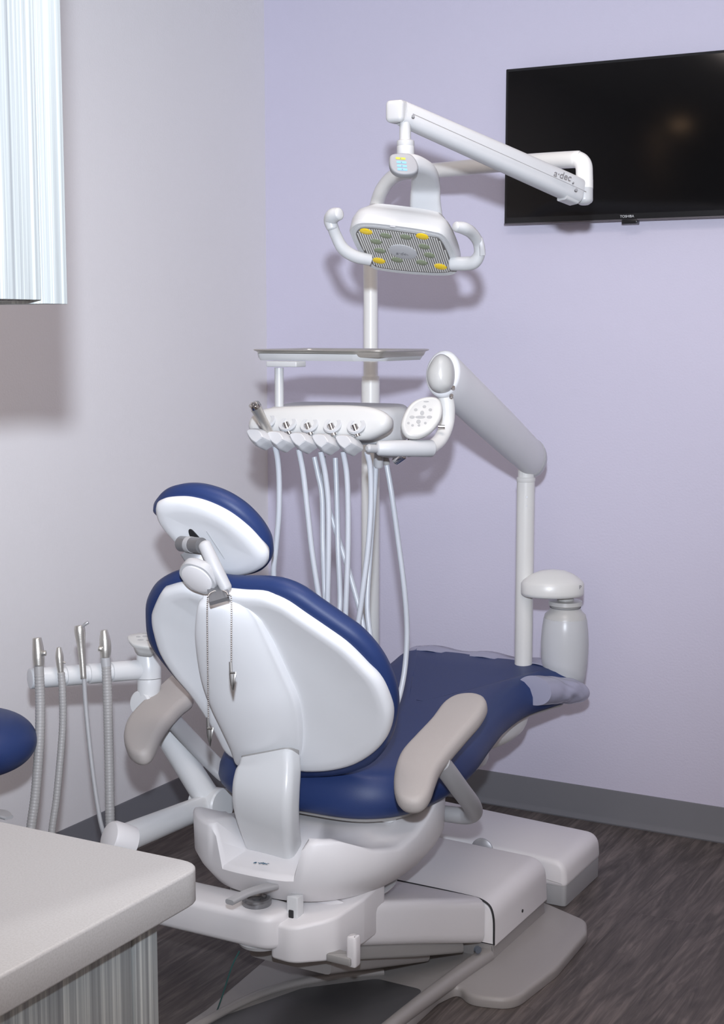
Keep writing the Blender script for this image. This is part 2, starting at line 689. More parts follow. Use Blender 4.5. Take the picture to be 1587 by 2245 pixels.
# ------------------------------------------------------------ upper cabinet, counter and base cabinet in the foreground
q = ony(147, 667, -2.75)
ux, uz = q[0], q[2]
uc = thing('wall_cabinet', (ux - .2, -3.2, uz), 'upper wall cabinet in pale streaked laminate at the left edge', 'cabinet')
MB().box(np.array([1.031, -4.2, uz + .003]), np.array([ux - .019, -2.752, CH - .02]), 0).build('body', LAM, uc)
MB().box(np.array([ux - .018, -3.25, uz + .004]), np.array([ux, -2.792, CH - .03]), 0.001).build('door', LAM, uc)
MB().box(np.array([ux - .018, -3.75, uz + .004]), np.array([ux, -3.254, CH - .03]), 0.001).build('door', LAM, uc)
MB().box(np.array([1.031, -2.789, uz]), np.array([ux + .001, -2.75, CH - .02]), 0.001).build('end_panel', LAM, uc)

wt = 0.862
q = poly([(1.031, -5.0, 0), (1.031, -2.748, 0), (1.660, -2.745, 0.032), (1.655, -5.0, 0)], 0.012, 6)
tag(MB().slab(q, XY, wt - .04, wt, 0.0035).build('worktop', QUARTZ), 'cream speckled worktop with rounded corner in the foreground', 'countertop')
bc = thing('base_cabinet', (1.35, -3.6, 0), 'base cabinet in grey streaked laminate under the cream worktop', 'cabinet')
MB().box(np.array([1.031, -4.98, .08]), np.array([1.608, -2.80, wt - .041]), 0).build('body', LAM, bc)
MB().box(np.array([1.031, -4.98, .0]), np.array([1.55, -2.83, .079]), 0).build('toe_kick', TRIMGREY, bc)
for y0 in (-2.838, -3.342, -3.846):
    MB().box(np.array([1.609, y0 - .5, .1]), np.array([1.628, y0, wt - .046]), 0.001).build('door', LAM, bc)
MB().box(np.array([1.031, -2.834, .0]), np.array([1.630, -2.795, wt - .041]), 0.001).build('end_panel', LAM, bc)

# ------------------------------------------------------------ dental chair
CX = 0.985
ch = thing('dental_chair', (CX, -1.2, 0), 'navy blue reclined dental chair with white shell back and two greige armrests', 'dental chair')

# base plate
q = poly([(.845, -1.88, 0), (.85, -1.6, .05), (.815, -1.22, .03), (.815, -.70, .03), (1.24, -.70, .02), (1.39, -.765, .05), (1.415, -.83, .05),
          (1.425, -1.05, .25), (1.405, -1.25, .06), (1.31, -1.275, .05), (1.268, -1.235, .02), (1.25, -1.30, .03), (1.255, -1.88, 0)], .02, 5)
MB().slab(q, XY, 0.0005, 0.024, 0.009, b0=0.001).build('base_plate', BASEGREY, ch)
dpl = plain('base_plate_shade', (0.10, 0.10, 0.105), 0.35)
q = poly([(.895, -1.86, 0), (.90, -1.62, .06), (.98, -1.42, .06), (1.10, -1.30, .03), (1.215, -1.30, .02), (1.215, -1.86, 0)], .03)
MB().slab(q, XY, 0.02, 0.0255, 0.001).build('base_shade_sheet', dpl, ch)  # dark sheet on the plate, paints the shade under the chair
MB().sweep([(1.235, -1.87, .03), (1.235, -1.5, .03), (1.25, -1.25, .03), (1.265, -1.08, .03)], [.03, .03, .035, .04], [.03, .03, .032, .03], Z, .45).build('base_rib', BASEGREY, ch)
MB().sweep([(.878, -1.87, .03), (.885, -1.72, .03), (.92, -1.5, .03), (1.0, -1.36, .03), (1.10, -1.27, .03)], .02, .016, Z, .5).build('base_rib', BASEGREY, ch)
# pump deck
def loftbox(secs, rnd=.012):
    """secs: (center y, x0, x1, z0, z1)"""
    R = []
    for (yy, x0, x1, z0, z1) in secs:
        cx, cz = (x0 + x1) / 2, (z0 + z1) / 2
        qq = poly([(x0 - cx, z0 - cz), (x1 - cx, z0 - cz), (x1 - cx, z1 - cz), (x0 - cx, z1 - cz)], rnd, 4)
        R.append([np.array([cx + a, yy, cz + b]) for a, b in qq])
    return R


def xzslab(prof, y0, y1, bev=.006, slant=0):
    fr = Frame((0, y0, 0), X, Z)  # n = X x Z = -Y
    return MB().slab(prof, fr, -(y1 - y0), 0, bev)


prof = poly([(.84, .05, .005), (1.288, .055, .004), (1.282, .158, .05), (.84, .168, .01)], .01, 8)
xzslab(prof, -1.085, -.765, .006).build('deck_cover', WARM, ch)
prof = poly([(.85, .018), (1.284, .018), (1.28, .055), (.85, .055)], .002)
xzslab(prof, -1.08, -.77, .003).build('deck_base', BASEGREY, ch)
cc = onx(1145, 1997, 1.2865)
MB().lathe(cc - X * .001, X, [(.004, 0), (.004, .0022), (.003, .0025)], 16).build('rivet', DARK, ch)
MB().lathe(onx(1047, 2082, 1.262) , nrm([1, -.6, 0]), [(.008, -.004), (.008, .004)], 16).build('plug', plain('blue_grey_plug', (.12, .14, .17), .5), ch)
# lift arm
secs = [(-1.545, .88, 1.150, .20, .286), (-1.53, .87, 1.158, .195, .292), (-1.3, .86, 1.215, .125, .228), (-1.10, .85, 1.268, .062, .170), (-1.088, .855, 1.262, .066, .166)]
MB().rings(loftbox(secs, .024)).build('lift_arm_cover', WARM, ch)
secs = [(-1.54, .89, 1.145, .168, .199), (-1.3, .87, 1.20, .095, .128), (-1.14, .86, 1.235, .05, .075)]
MB().rings(loftbox(secs, .008)).build('lift_arm_trim', TRIMGREY, ch)
secs = [(-1.535, .92, 1.12, .13, .175), (-1.40, .91, 1.15, .095, .13), (-1.2, .9, 1.18, .04, .09)]
MB().rings(loftbox(secs, .014)).build('lower_lift_arm', BASEGREY, ch)

MB().tube([np.array([.99, -1.0865, .1665]), np.array([1.20, -1.0865, .1645]), np.array([1.262, -1.0865, .158]), np.array([1.283, -1.0865, .13]), np.array([1.286, -1.0865, .06])], .0025, 8, 6).build('deck_seam', DARK, ch)

# rear housing (bowl with a step in the back)
def bowl():
    M = MB()
    n = 96
    c0 = np.array([.985, -1.33])
    def ringp(hx, hyr, hyf, fz, e=2.5, shift=(0, 0)):
        r = []
        for k in range(n):
            t = 2 * math.pi * k / n
            cx_, sy_ = math.cos(t), math.sin(t)
            x = hx * math.copysign(abs(cx_) ** (2 / e), cx_)
            y = (hyf if sy_ > 0 else hyr) * math.copysign(abs(sy_) ** (2 / e), sy_)
            r.append(np.array([c0[0] + x + shift[0], c0[1] + y + shift[1], fz(t, x, y)]))
        return r
    def rim(t, x, y):
        # height of the rim around the bowl
        if x > 0:
            z = float(np.interp(y, [-.3, -.24, -.17, -.10, -.02, .08, .2], [.440, .436, .402, .388, .402, .448, .468]))
        else:
            z = float(np.interp(y, [-.3, -.2, -.1, 0, .2], [.442, .435, .385, .345, .345]))
        if y < -.12:
            k = min(1, max(0, (abs(x - .015) - .082) / .022))
            k = k * k * (3 - 2 * k)
            z = .362 + (z - .362) * k if y < -.2 else z
        return z
    def inner(t, x, y):
        z = rim(t, x, y)
        return z + .012 if (y < -.2 and abs(x - .015) < .09) else z
    R = []
    for (hx, hyr, hyf, z0) in ((.11, .15, .12, .272), (.165, .215, .17, .277), (.205, .265, .22, .296), (.232, .29, .25, .330)):
        R.append(ringp(hx, hyr, hyf, lambda t, x, y, z0=z0: min(z0, rim(t, x, y) - .02)))
    R.append(ringp(.243, .302, .27, lambda t, x, y: min(.354, rim(t, x, y) - .014)))
    R.append(ringp(.245, .304, .275, lambda t, x, y: rim(t, x, y) - .010))
    R.append(ringp(.241, .300, .27, lambda t, x, y: rim(t, x, y) - .003))
    R.append(ringp(.230, .290, .26, lambda t, x, y: rim(t, x, y)))
    R.append(ringp(.185, .24, .24, lambda t, x, y: inner(t, x, y)))
    R.append(ringp(.165, .20, .23, lambda t, x, y: min(.405, inner(t, x, y) + .02)))
    R.append(ringp(.05, .06, .08, lambda t, x, y: .40))
    M.rings(R)
    return M


hs = bowl().build('rear_housing', WARM, ch, sharp=50)
# seam lines left as real grooves' dark inlays
text("a·dec", 'maker_lettering', BPRINT, ch, onz(572, 1892, .3775), nrm(RT * 1 + np.array([.25, -.25, 0])), nrm([-.3, 1, 0.0]), .015, shear=.3)
MB().lathe((1.0, -1.37, .258), Z, [(.13, 0), (.165, .004), (.167, .009), (.13, .012)], 48).build('swivel_ring', WHITE, ch)
MB().lathe((1.0, -1.37, .246), Z, [(.13, 0), (.152, .002), (.153, .012), (.12, .016)], 48).build('swivel_plate', TRIMGREY, ch)
# bracket below the bowl
q = poly([(1.045, -1.65, .012), (1.10, -1.655, .05), (1.165, -1.60, .06), (1.178, -1.50, .03), (1.178, -1.40), (1.045, -1.40)], .02, 8)
fr = Frame((0, 0, 0), X, Y)
def wb(p):
    p = np.array(p)
    if p[2] > .25:
        p[2] += .02 * max(0, (p[1] + 1.6) / .2) - .012 * max(0, (-1.6 - p[1]) / .05)
    return p
MB().slab(q, fr, .196, .284, .007, warp=wb).build('swivel_bracket', WARM, ch)
b0 = at(774, 2086, 2.93)
MB().box(b0 + np.array([-.010, -.012, -.030]), b0 + np.array([.012, .012, .034]), .006).build('latch_hook', WARM, ch)
b1 = at(745, 2098, 2.94)
MB().box(b1 + np.array([-.025, -.012, -.010]), b1 + np.array([.03, .02, .006]), .003).build('latch_tray', TRIMGREY, ch)
b2 = at(642, 2012, 2.97)
MB().box(b2 + np.array([-.012, -.005, -.045]), b2 + np.array([.014, .02, .045]), .003).build('hinge_block', WHITE, ch)
MB().box(b2 + np.array([-.006, -.008, -.024]), b2 + np.array([.005, -.004, .018]), .002).build('slot', DARK, ch)
# lever
MB().sweep([at(598, 1942, 2.97), at(545, 1957, 2.90), at(503, 1978, 2.85)], [.03, .022, .020], .010, Z, .4).build('brake_lever', GREY, ch)

# seat support
sup = MB()
sup.box(np.array([.86, -1.36, .40]), np.array([1.17, -.85, .455]), .02)
sup.build('seat_support', WHITE, ch)
q = poly([(0, 0), (.30, .0), (.42, .07), (.42, .10), (.0, .10)], .02)
fr = Frame((1.185, -1.34, .355), Y, Z)
MB().slab(poly([(-.02, -.02, .04), (.30, .01, .05), (.42, .08, .02), (.40, .115, .02), (.10, .085, .03), (0.0, .06, .02)], .02) * np.array([.42, .8]), fr, -.015, .015, .006).build('seat_side_panel', WARM, ch)
# seat cushion
so = outline([(.985, -1.455), (1.12, -1.445), (1.205, -1.385), (1.245, -1.27), (1.245, -1.12), (1.215, -.95), (1.192, -.80), (1.192, -.66), (1.225, -.56), (1.245, -.50),
              (1.215, -.435), (1.08, -.425), (.90, -.42), (.77, -.425), (.73, -.47), (.745, -.6), (.755, -.8), (.735, -1.0), (.72, -1.2), (.735, -1.36), (.80, -1.43), (.88, -1.452)], 160)
def seatw(p):
    p = np.array(p)
    t = (p[1] + 1.45) / 1.0
    p[2] += .058 * max(0, min(1.05, t)) ** 1.1 + .02 * max(0, 1 - max(0, t) / .25) ** 2 * (1 if p[2] > .48 else 0)
    return p
MB().puff(so, XY, [(.035, .428), (.012, .431), (.002, .443), (-.003, .460), (.0, .480), (.012, .500), (.032, .512), (.055, .517), ('s', .8, .516), ('s', .5, .512), ('s', .1, .512)], warp=seatw).build('seat_cushion', BLUE, ch, sharp=180)
MB().puff(so, XY, [(.05, .418), (.03, .418), (.025, .43), ('s', .5, .431)], warp=seatw).build('seat_tray', TRIMGREY, ch)

# backrest
BF = Frame((CX, -1.5, .58), X, np.array([0, -math.sin(math.radians(30)), math.cos(math.radians(30))]))
assert BF.n[1] < 0
shp = [(405, 1280), (370, 1287), (353.5, 1297), (334, 1340), (333, 1361), (334, 1371), (350, 1425), (381, 1475), (421, 1523), (466, 1592), (494, 1643), (530, 1666), (590, 1682), (652, 1687), (683, 1690), (731, 1687), (778, 1675), (819, 1650), (847, 1618), (860, 1574), (854, 1536), (835, 1492), (806, 1457), (762, 1413), (715, 1379), (668, 1347), (627, 1319), (589, 1303), (567, 1299), (526, 1297), (440, 1288)]
q = outline([BF.pix(x, y, .004) for x, y in shp], 140)
MB().puff(q, BF, [(.006, -.02), (.0, -.004), (.001, .006), (.006, .013), (.014, .016), (.03, .013), ('s', .8, .004), ('s', .55, 0), ('s', .1, 0)]).build('back_shell', SHELL, ch, sharp=180)
blp = [(322.5, 1340), (328, 1303.5), (349, 1273.5), (390, 1254), (445, 1257), (503.5, 1267), (578.5, 1269), (620.5, 1275), (661.5, 1293.5), (702, 1322), (746.6, 1353), (794, 1388), (835, 1435), (863, 1492), (872.6, 1539), (869, 1580), (857, 1618), (831.6, 1656), (794, 1681), (731, 1694), (652, 1697), (600, 1690), (545, 1674), (512, 1650), (478, 1596), (430, 1525), (376, 1462), (332, 1400)]
q2 = outline([BF.pix(x, y, -.022) for x, y in blp], 140)
MB().puff(q2, BF, [(.018, -.002), (.006, -.006), (.0, -.016), (-.001, -.024), (.003, -.036), (.02, -.052), (.045, -.06), ('s', .7, -.058), ('s', .4, -.05), ('s', .05, -.05)]).build('back_cushion', BLUE, ch, sharp=180)

# spine cover on the shell : sections across the backrest
spl = [(1306, 446, 520, .024), (1314, 440, 540, .036), (1340, 437, 566, .043), (1382, 437, 589, .048), (1460, 449, 627, .052), (1517, 470, 652, .056), (1570, 496, 661, .057), (1615, 516, 663, .055), (1650, 523, 661, .048), (1664, 525, 658, .03)]
ctl = []
for (py, l, r_, hgt) in spl:
    L_ = BF.pix(l, py, .012)
    R_ = BF.pix(r_, py + (r_ - l) * .08, .006)
    ctl.append((L_[0], L_[1], R_[0], R_[1], hgt))
S = cr_spline(ctl, 6)
R = []
for a in S:
    L_, R_, hg = a[0:2], a[2:4], a[4]
    pts = [(0, -.006), (0, .006), (.012, hg * .55), (.05, hg * .86), (.14, hg * .99), (.3, hg * 1.03), (.48, hg * .98), (.66, hg * .84), (.82, hg * .60), (.93, hg * .36), (.985, hg * .16 + .004), (1, -.006)]
    pts = cr_spline([(L_[0] + (R_[0] - L_[0]) * t, L_[1] + (R_[1] - L_[1]) * t, h) for t, h in pts], 4)
    R.append([BF.p(p[0], p[1], p[2]) for p in pts])
top = []
for p in R[0]:
    u_, v_, n_ = (p - BF.o) @ BF.u, (p - BF.o) @ BF.v, (p - BF.o) @ BF.n
    top.append(BF.p(u_, v_ + .006, min(n_, .012)))
MB().rings([top] + R).build('spine_cover', SHELL, ch, sharp=50)

# curved support column from spine down into the housing
cpt = [ony(592, 1662, -1.555), ony(588, 1690, -1.572), ony(583, 1730, -1.585), ony(583, 1770, -1.583), ony(589, 1810, -1.568), ony(600, 1856, -1.54)]
MB().sweep(cpt, [.132, .138, .142, .140, .132, .120], [.05, .055, .055, .055, .055, .055], np.array([0, -1.0, .0]), .32, 6).build('support_column', WHITE, ch)
MB().sweep([ony(592, 1652, -1.552), ony(592, 1662, -1.556)], [.126, .126], [.046, .046], np.array([0, -1, 0]), .3).build('column_seam', TRIMGREY, ch)

# headrest
HF = Frame(at(470, 1165, 2.86), X, np.array([0, -math.sin(math.radians(33)), math.cos(math.radians(33))]))
hp = [(341, 1110), (352, 1098), (375, 1093), (412, 1093), (455, 1104), (500, 1126), (541, 1158), (570, 1190), (586, 1214), (586, 1232), (573, 1247), (545, 1259), (512, 1263), (478, 1254), (440, 1236), (404, 1206), (370, 1172), (347, 1140)]
q = outline([HF.pix(x, y, .004) for x, y in hp], 110)
MB().puff(q, HF, [(.006, -.014), (.0, 0), (.003, .008), (.012, .014), (.028, .015), ('s', .7, .012), ('s', .4, .010), ('s', .05, .010)]).build('headrest_shell', SHELL, ch, sharp=180)
hb = [(341, 1112), (345, 1092), (366, 1073), (398, 1064), (440, 1066), (490, 1082), (535, 1110), (570, 1145), (592, 1180), (598, 1206), (594, 1226), (583, 1240), (565, 1250), (525, 1254), (485, 1240), (445, 1212), (405, 1176), (368, 1138)]
q = outline([HF.pix(x, y, -.024) for x, y in hb], 110)
MB().puff(q, HF, [(.016, -.004), (.005, -.008), (.0, -.018), (.0, -.028), (.008, -.042), (.022, -.05), ('s', .8, -.054), ('s', .4, -.05), ('s', .05, -.05)]).build('headrest_cushion', BLUE, ch, sharp=180)
# headrest bracket: flat link, knob, bar
DKM = plain('dark_satin_metal', (.27, .27, .28), .38, metal=.6)
MB().tube([at(449, 1196, 2.79), at(470, 1240, 2.78), at(495, 1288, 2.78)], [.0125, .0130, .0115], 20, 6, up=-FW, flat=1.0, cap=.009).build('headrest_link', MATTE_DIM, ch)
MB().tube([at(397, 1192, 2.845), at(442, 1196, 2.80)], .0150, 24, 1).build('pivot_barrel', DKM, ch)
MB().tube([at(413, 1193.5, 2.829), at(422, 1194.5, 2.82)], .0156, 24, 1).build('pivot_collar', GREY, ch)
MB().sweep([at(417, 1204, 2.845), at(432, 1228, 2.84), at(452, 1262, 2.84)], [.043, .041, .036], .012, -FW, .2).build('slide_bracket', DKM, ch)
kax = nrm(-FW * .66 - RT * .40 - UP * .62)
kc = at(434, 1266, 2.79)
R = []
a_ = nrm(RT - kax * (RT @ kax)); b_ = np.cross(kax, a_)
for (rr, h) in ((.030, -.016), (.0355, -.015), (.039, -.010), (.039, -.001), (.037, .004)):
    R.append([kc + kax * h + (a_ * math.cos(t) + b_ * math.sin(t)) * (rr * (1 + .02 * math.cos(6 * t))) for t in np.linspace(0, 2 * math.pi, 84, endpoint=False)])
MB().rings(R).build('headrest_knob', MATTE_DIM, ch)
MB().lathe(kc, kax, [(.032, .003), (.0315, .0065), (.024, .0088), (.004, .0098)], 40).build('knob_cap', WARM, ch)
MB().sweep([at(472, 1278, 2.80), at(479, 1300, 2.775), at(481, 1318, 2.75)], [.036, .038, .038], .008, -FW, .2).build('headrest_bar', DKM, ch)
# slot in the headrest shell
sl = [HF.pix(x, y, .010) for x, y in ((414, 1162), (420, 1160), (432, 1172), (438, 1180), (430, 1184), (418, 1176))]
MB().slab(outline(sl, 30), HF, .006, .0118, .0, b0=0).build('slot', DARK, ch)
MB().tube([HF.p(*HF.pix(452, 1166, .012), .0105), HF.p(*HF.pix(516, 1262, .012), .0115)], .0009, 8, 1).build('shell_groove', GREY, ch)

# armrests
def armrest(pts, xo, y0, z0, nm):
    fr = Frame((xo, y0, z0), X, nrm([0, .95, .31]))
    q = outline([fr.pix(x, y, .012) for x, y in pts], 90)
    MB().puff(q, fr, [(.012, -.018), (.004, -.015), (.0, -.008), (-.0005, 0), (.0005, .008), (.003, .014), (.008, .018), (.014, .0195)]).build('armrest', GREIGE, ch, sharp=180, label=nm)
    return fr


ra = [(1000, 1524), (1035, 1520), (1060, 1527), (1066, 1543), (1052, 1570), (1020, 1607), (985, 1648), (962, 1680), (950, 1710), (940, 1738), (924, 1756), (900, 1761), (878, 1755), (866, 1738), (862, 1712), (866, 1680), (880, 1646), (910, 1612), (945, 1575), (972, 1540)]
armrest(ra, 1.285, -1.51, .545, 'right armrest, greige urethane')
la = [(384, 1478), (402, 1492), (421, 1523), (395, 1548), (366, 1580), (350, 1605), (338, 1632), (325, 1650), (305, 1656), (284, 1648), (272, 1625), (271, 1600), (282, 1572), (310, 1540), (345, 1508)]
armrest(la, .68, -1.59, .573, 'left armrest, greige urethane')
MB().tube([onx(965, 1672, 1.30), onx(985, 1698, 1.30), onx(1012, 1735, 1.295), onx(1032, 1762, 1.285), onx(1038, 1780, 1.265), onx(1022, 1788, 1.24), onx(985, 1785, 1.20), onx(920, 1776, 1.12)], [.0205, .0205, .0205, .0205, .020, .0195, .0185, .0185], 22, 8).build('armrest_support', GREY, ch)
MB().sweep([onx(375, 1575, .68), onx(430, 1635, .69), onx(495, 1700, .74), onx(530, 1730, .80)], [.040, .042, .044, .044], .022, X, .5, 7).build('armrest_support', GREY, ch)

# ------------------------------------------------------------ clear sleeve over the toe of the chair
slv = MB()
random.seed(4)
ctr = [at(1170, 1514, 3.72), at(1190, 1513, 3.745), at(1215, 1513, 3.78), at(1245, 1514, 3.82), at(1265, 1517, 3.85), at(1270, 1519, 3.86)]
rad = [.0375, .0365, .034, .033, .026, .01]
P = cr_spline(np.column_stack([ctr, rad]), 8)
R = []
for i, p in enumerate(P):
    t = nrm(P[min(i + 1, len(P) - 1)][:3] - P[max(i - 1, 0)][:3])
    a_ = nrm(Z - t * (Z @ t)); b_ = np.cross(t, a_)
    fade = math.exp(-((i - 18) / 7) ** 2)
    R.append([p[:3] + (a_ * math.cos(th) * .98 + b_ * math.sin(th) * 1.5) * (p[3] * (1 + fade * .05 * math.sin(3 * th + i * .55) + fade * .035 * math.sin(7 * th - i * .8) + .012 * math.sin(2 * th + i * .3))) for th in np.linspace(0, 2 * math.pi, 64, endpoint=False)])
slv.rings(R)
fl = [(.76, -.432), (.95, -.428), (1.10, -.432), (1.17, -.445)]
S_ = cr_spline([(x, y, 0) for x, y in fl], 10)
R = [[(p[0], p[1] + d, .560 + h + .004 * math.sin(p[0] * 40)) for d, h in ((-.06, .012), (-.03, .016), (0, .014), (.012, 0), (.014, -.03), (.012, -.03), (.010, 0), (-.002, .012), (-.03, .014), (-.06, .010))] for p in S_]
slv.rings(R)
tag(slv.build('plastic_sleeve', SLEEVE, sharp=60), 'clear wrinkled plastic sleeve bunched over the toe end of the blue seat', 'plastic cover')

# ------------------------------------------------------------ junction box on the floor
jb = thing('junction_box', (1.0, -.55, 0), 'white and grey utility box with rounded end on the floor by the back wall', 'utility box')
y0, y1 = -.665, -.41
prof = poly([(.70, .046, .018), (1.298, .046, .018), (1.293, .118, .06), (.70, .140, .02)], .01, 9)
fr = Frame((0, y0, 0), X, Z)
xzslab(prof, y0, y1, .014).build('cover', WARM, jb)
q = poly([(.71, y0 + .003, .01), (1.295, y0 + .003, .012), (1.295, y1 - .003, .012), (.71, y1 - .003, .01)], .02)
MB().slab(q, XY, .0005, .067, .001).build('base', GREY, jb)
MB().lathe(ony(1058, 1862, y0 - .002), -Y, [(.030, 0), (.030, .004), (.02, .009), (.003, .010)], 28).build('knob', ALU, jb)

# ------------------------------------------------------------ dental light
LD = 3.9
lp = thing('dental_light', (at(812, 1400, LD)[0], at(812, 1400, LD)[1], .4), 'white dental operatory light on a tall curved pole with folding arm', 'dental light')
pb = at(812, 1400, LD)
px_, py_ = pb[0], pb[1]
def pole(px_y): return np.array([px_, py_, px_y])
ztop = at(815, 600, LD)[2]
MB().tube([pole(.36), pole(1.31)], .0235, 28, 1).build('lower_pole', WHITE_LIFT, lp)
MB().tube([pole(1.31), pole(1.322)], .0225, 28, 1).build('pole_collar', WHITE_LIFT, lp)
zb = ztop + .05
crv = [pole(1.32), pole(1.5), pole(zb + .06), at(824, 455, 3.88), at(838, 415, 3.84), at(868, 384, 3.78), at(915, 376, 3.70), at(975, 372, 3.60), at(1120, 358, 3.38), at(1250, 350, 3.19), at(1268, 351, 3.17), at(1279, 362, 3.16), at(1281, 385, 3.16), at(1281, 400, 3.16)]
MB().tube(crv, .0182, 24, 8).build('upper_pole', WHITE_LIFT, lp)
MB().tube([at(1281, 395, 3.16), at(1281, 414, 3.16)], .0186, 24, 1).build('joint_ring', WHITE_LIFT, lp)
MB().tube([at(1281, 414, 3.16), at(1281, 438, 3.16)], .0182, 24, 1, cap=.012).build('joint_stub', WHITE_DIM, lp)
MB().sweep([pole(.40), pole(.40) + X * .2 + Y * -.1, np.array([1.0, -1.0, .38])], .05, .05, Z, .5).build('mounting_arm', WHITE_LIFT, lp)
# flex arm
A, B = at(880, 248, 2.90), at(1262, 418, 3.14)
d = nrm(B - A)
MB().sweep([A + d * .002, A + d * .1, B - d * .03, B + d * .008], [.036, .038, .040, .034], [.046, .049, .056, .050], UP, .38, 7, 6).build('flex_arm', SHELL_DIM, lp)
# flange seam, screws
ds = nrm(at(1262, 400, 3.118) - at(900, 250, 2.878))
MB().box(at(872, 246, 2.90) + np.array([-.019, -.019, -.021]), at(872, 246, 2.90) + np.array([.019, .019, .022]), .009, 4).build('arm_end_cap', WHITE_DIM, lp)
for (x, y, D_) in ((905, 261, 2.897), (1260, 421, 3.117)):
    MB().lathe(at(x, y, D_) - FW * .0215, -FW, [(.0032, -.008), (.0032, .0002)], 14).build('screw', GPRINT, lp)
MB().lathe(at(1254, 405, 3.117) - FW * .0205, -FW, [(.0018, -.008), (.0018, .0004)], 10).build('screw', GPRINT, lp)
MB().sweep([at(1232, 433, 3.12), at(1258, 443, 3.14)], .03, .012, UP, .4).build('arm_lower_clip', WHITE_DIM, lp)
ud = nrm(at(1245, 395, 3.105) - at(1220, 384, 3.09))
text("a·dec", 'maker_lettering', GPRINT, lp, at(1233, 385, 3.075), nrm(ud * .9 + RT * .3), UP, .020, shear=.15)
# seam line along arm
MB().tube([at(905, 249, 2.880), at(1285, 420, 3.125)], .0006, 6, 1).build('arm_seam', GREY, lp)
# drop rod and collar
MB().tube([at(888, 262, 2.90), at(888, 318, 2.90)], .0112, 24, 1).build('drop_rod', WHITE_DIM, lp)
MB().lathe(at(889, 340, 2.90), Z, [(.0165, 0), (.0172, .002), (.0172, .016), (.0165, .0175), (.0172, .019), (.0170, .027), (.013, .029)], 28).build('rod_collar', WHITE_DIM, lp)
# yoke
MB().sweep([at(878, 357, 2.87), at(903, 360, 2.89), at(928, 378, 2.93), at(933, 408, 2.98), at(932, 440, 3.0), at(935, 480, 3.02)], [.036, .034, .028, .024, .024, .024], [.040, .044, .052, .058, .062, .066], RT, .42, 7).build('yoke', SHELL_DIM, lp)
CF = Frame(at(884, 357, 2.845), RT + UP * -.08, UP + FW * .15)
MB().slab(outline([CF.pix(x, y) for x, y in ((853, 350), (858, 338), (878, 335), (900, 337), (912, 350), (917, 366), (912, 378), (895, 383), (872, 381), (857, 370))], 48), CF, -.02, .0, .004).build('control_face', plain('control_panel_grey', (.25, .25, .262), .5), lp)
for k, (x, y, m_) in enumerate(((878, 347.5, YLAB), (880, 356, BLAB), (881, 364, BLAB), (882, 371.5, BLAB))):
    c_ = CF.pix(x, y)
    MB().slab(poly([(c_[0] - .0095, c_[1] - .0022), (c_[0] + .0095, c_[1] - .0022), (c_[0] + .0095, c_[1] + .0022), (c_[0] - .0095, c_[1] + .0022)], .0012), CF, 0, .0006, 0.0, b0=0).build('touch_button', m_, lp, label=('lime yellow touch button' if k == 0 else 'sky blue touch button'))
    MB().slab(outline([(c_[0] + .0013 * math.cos(t), c_[1] + .0011 * math.sin(t)) for t in np.linspace(0, 6.28, 9)[:-1]], 12), CF, 0.0006, .0009, 0.0, b0=0).build('button_mark', GPRINT, lp)
# lamp head
LC = at(886, 540, 2.965)
lu = nrm(RT * .985 - UP * .155 - FW * .06)
lv = nrm(RT * -.20 + UP * .45 - FW * .80)     # from the far lower edge to the near upper edge
LF = Frame(LC, lu, lv)
if LF.n @ UP > 0:
    pass
lens_px = [(773, 505), (794, 492), (860, 497), (945, 510), (974, 523), (997, 570), (998, 592), (979, 601), (910, 599), (839, 591), (812, 581), (790, 550), (776, 522)]
sgn = 1 if (LF.n @ FW) < 0 else -1     # +n*sgn points toward the viewer / down
lens_raw = [LF.pix(x, y) for x, y in lens_px]
q = outline(lens_raw, 96, 6)
H_ = MB()
fr = LF if sgn > 0 else Frame(LF.o, LF.v, LF.u)
if sgn < 0:
    q = outline([(b, a) for a, b in lens_raw], 96, 6)
qq = inset(q, -.006)
H_.puff(qq, fr, [('s', .05, -.066), ('s', .4, -.065), ('s', .82, -.060), (.014, -.052), (.005, -.042), (.0005, -.028), (0, -.010), (.0, -.004), (.002, .0), (.005, .0)])
H_.build('head_housing', WHITE_DIM, lp, sharp=60)
MB().slab(inset(q, .001), fr, -.002, .0022, .002).build('lens_rim', CLEARB, lp)
# ribbed reflector
ug = [p[0] for p in q]; vg = [p[1] for p in q]
qi = inset(q, .008)
MB().slab(qi, fr, -.001, .0026, .0005).build('reflector', plain('reflector_dark', (.20, .195, .185), .35, metal=.6), lp)
rb = MB()
def inpoly(P, p):
    c = False
    for i in range(len(P)):
        a, b = P[i], P[i - 1]
        if (a[1] > p[1]) != (b[1] > p[1]) and p[0] < (b[0] - a[0]) * (p[1] - a[1]) / (b[1] - a[1]) + a[0]:
            c = not c
    return c
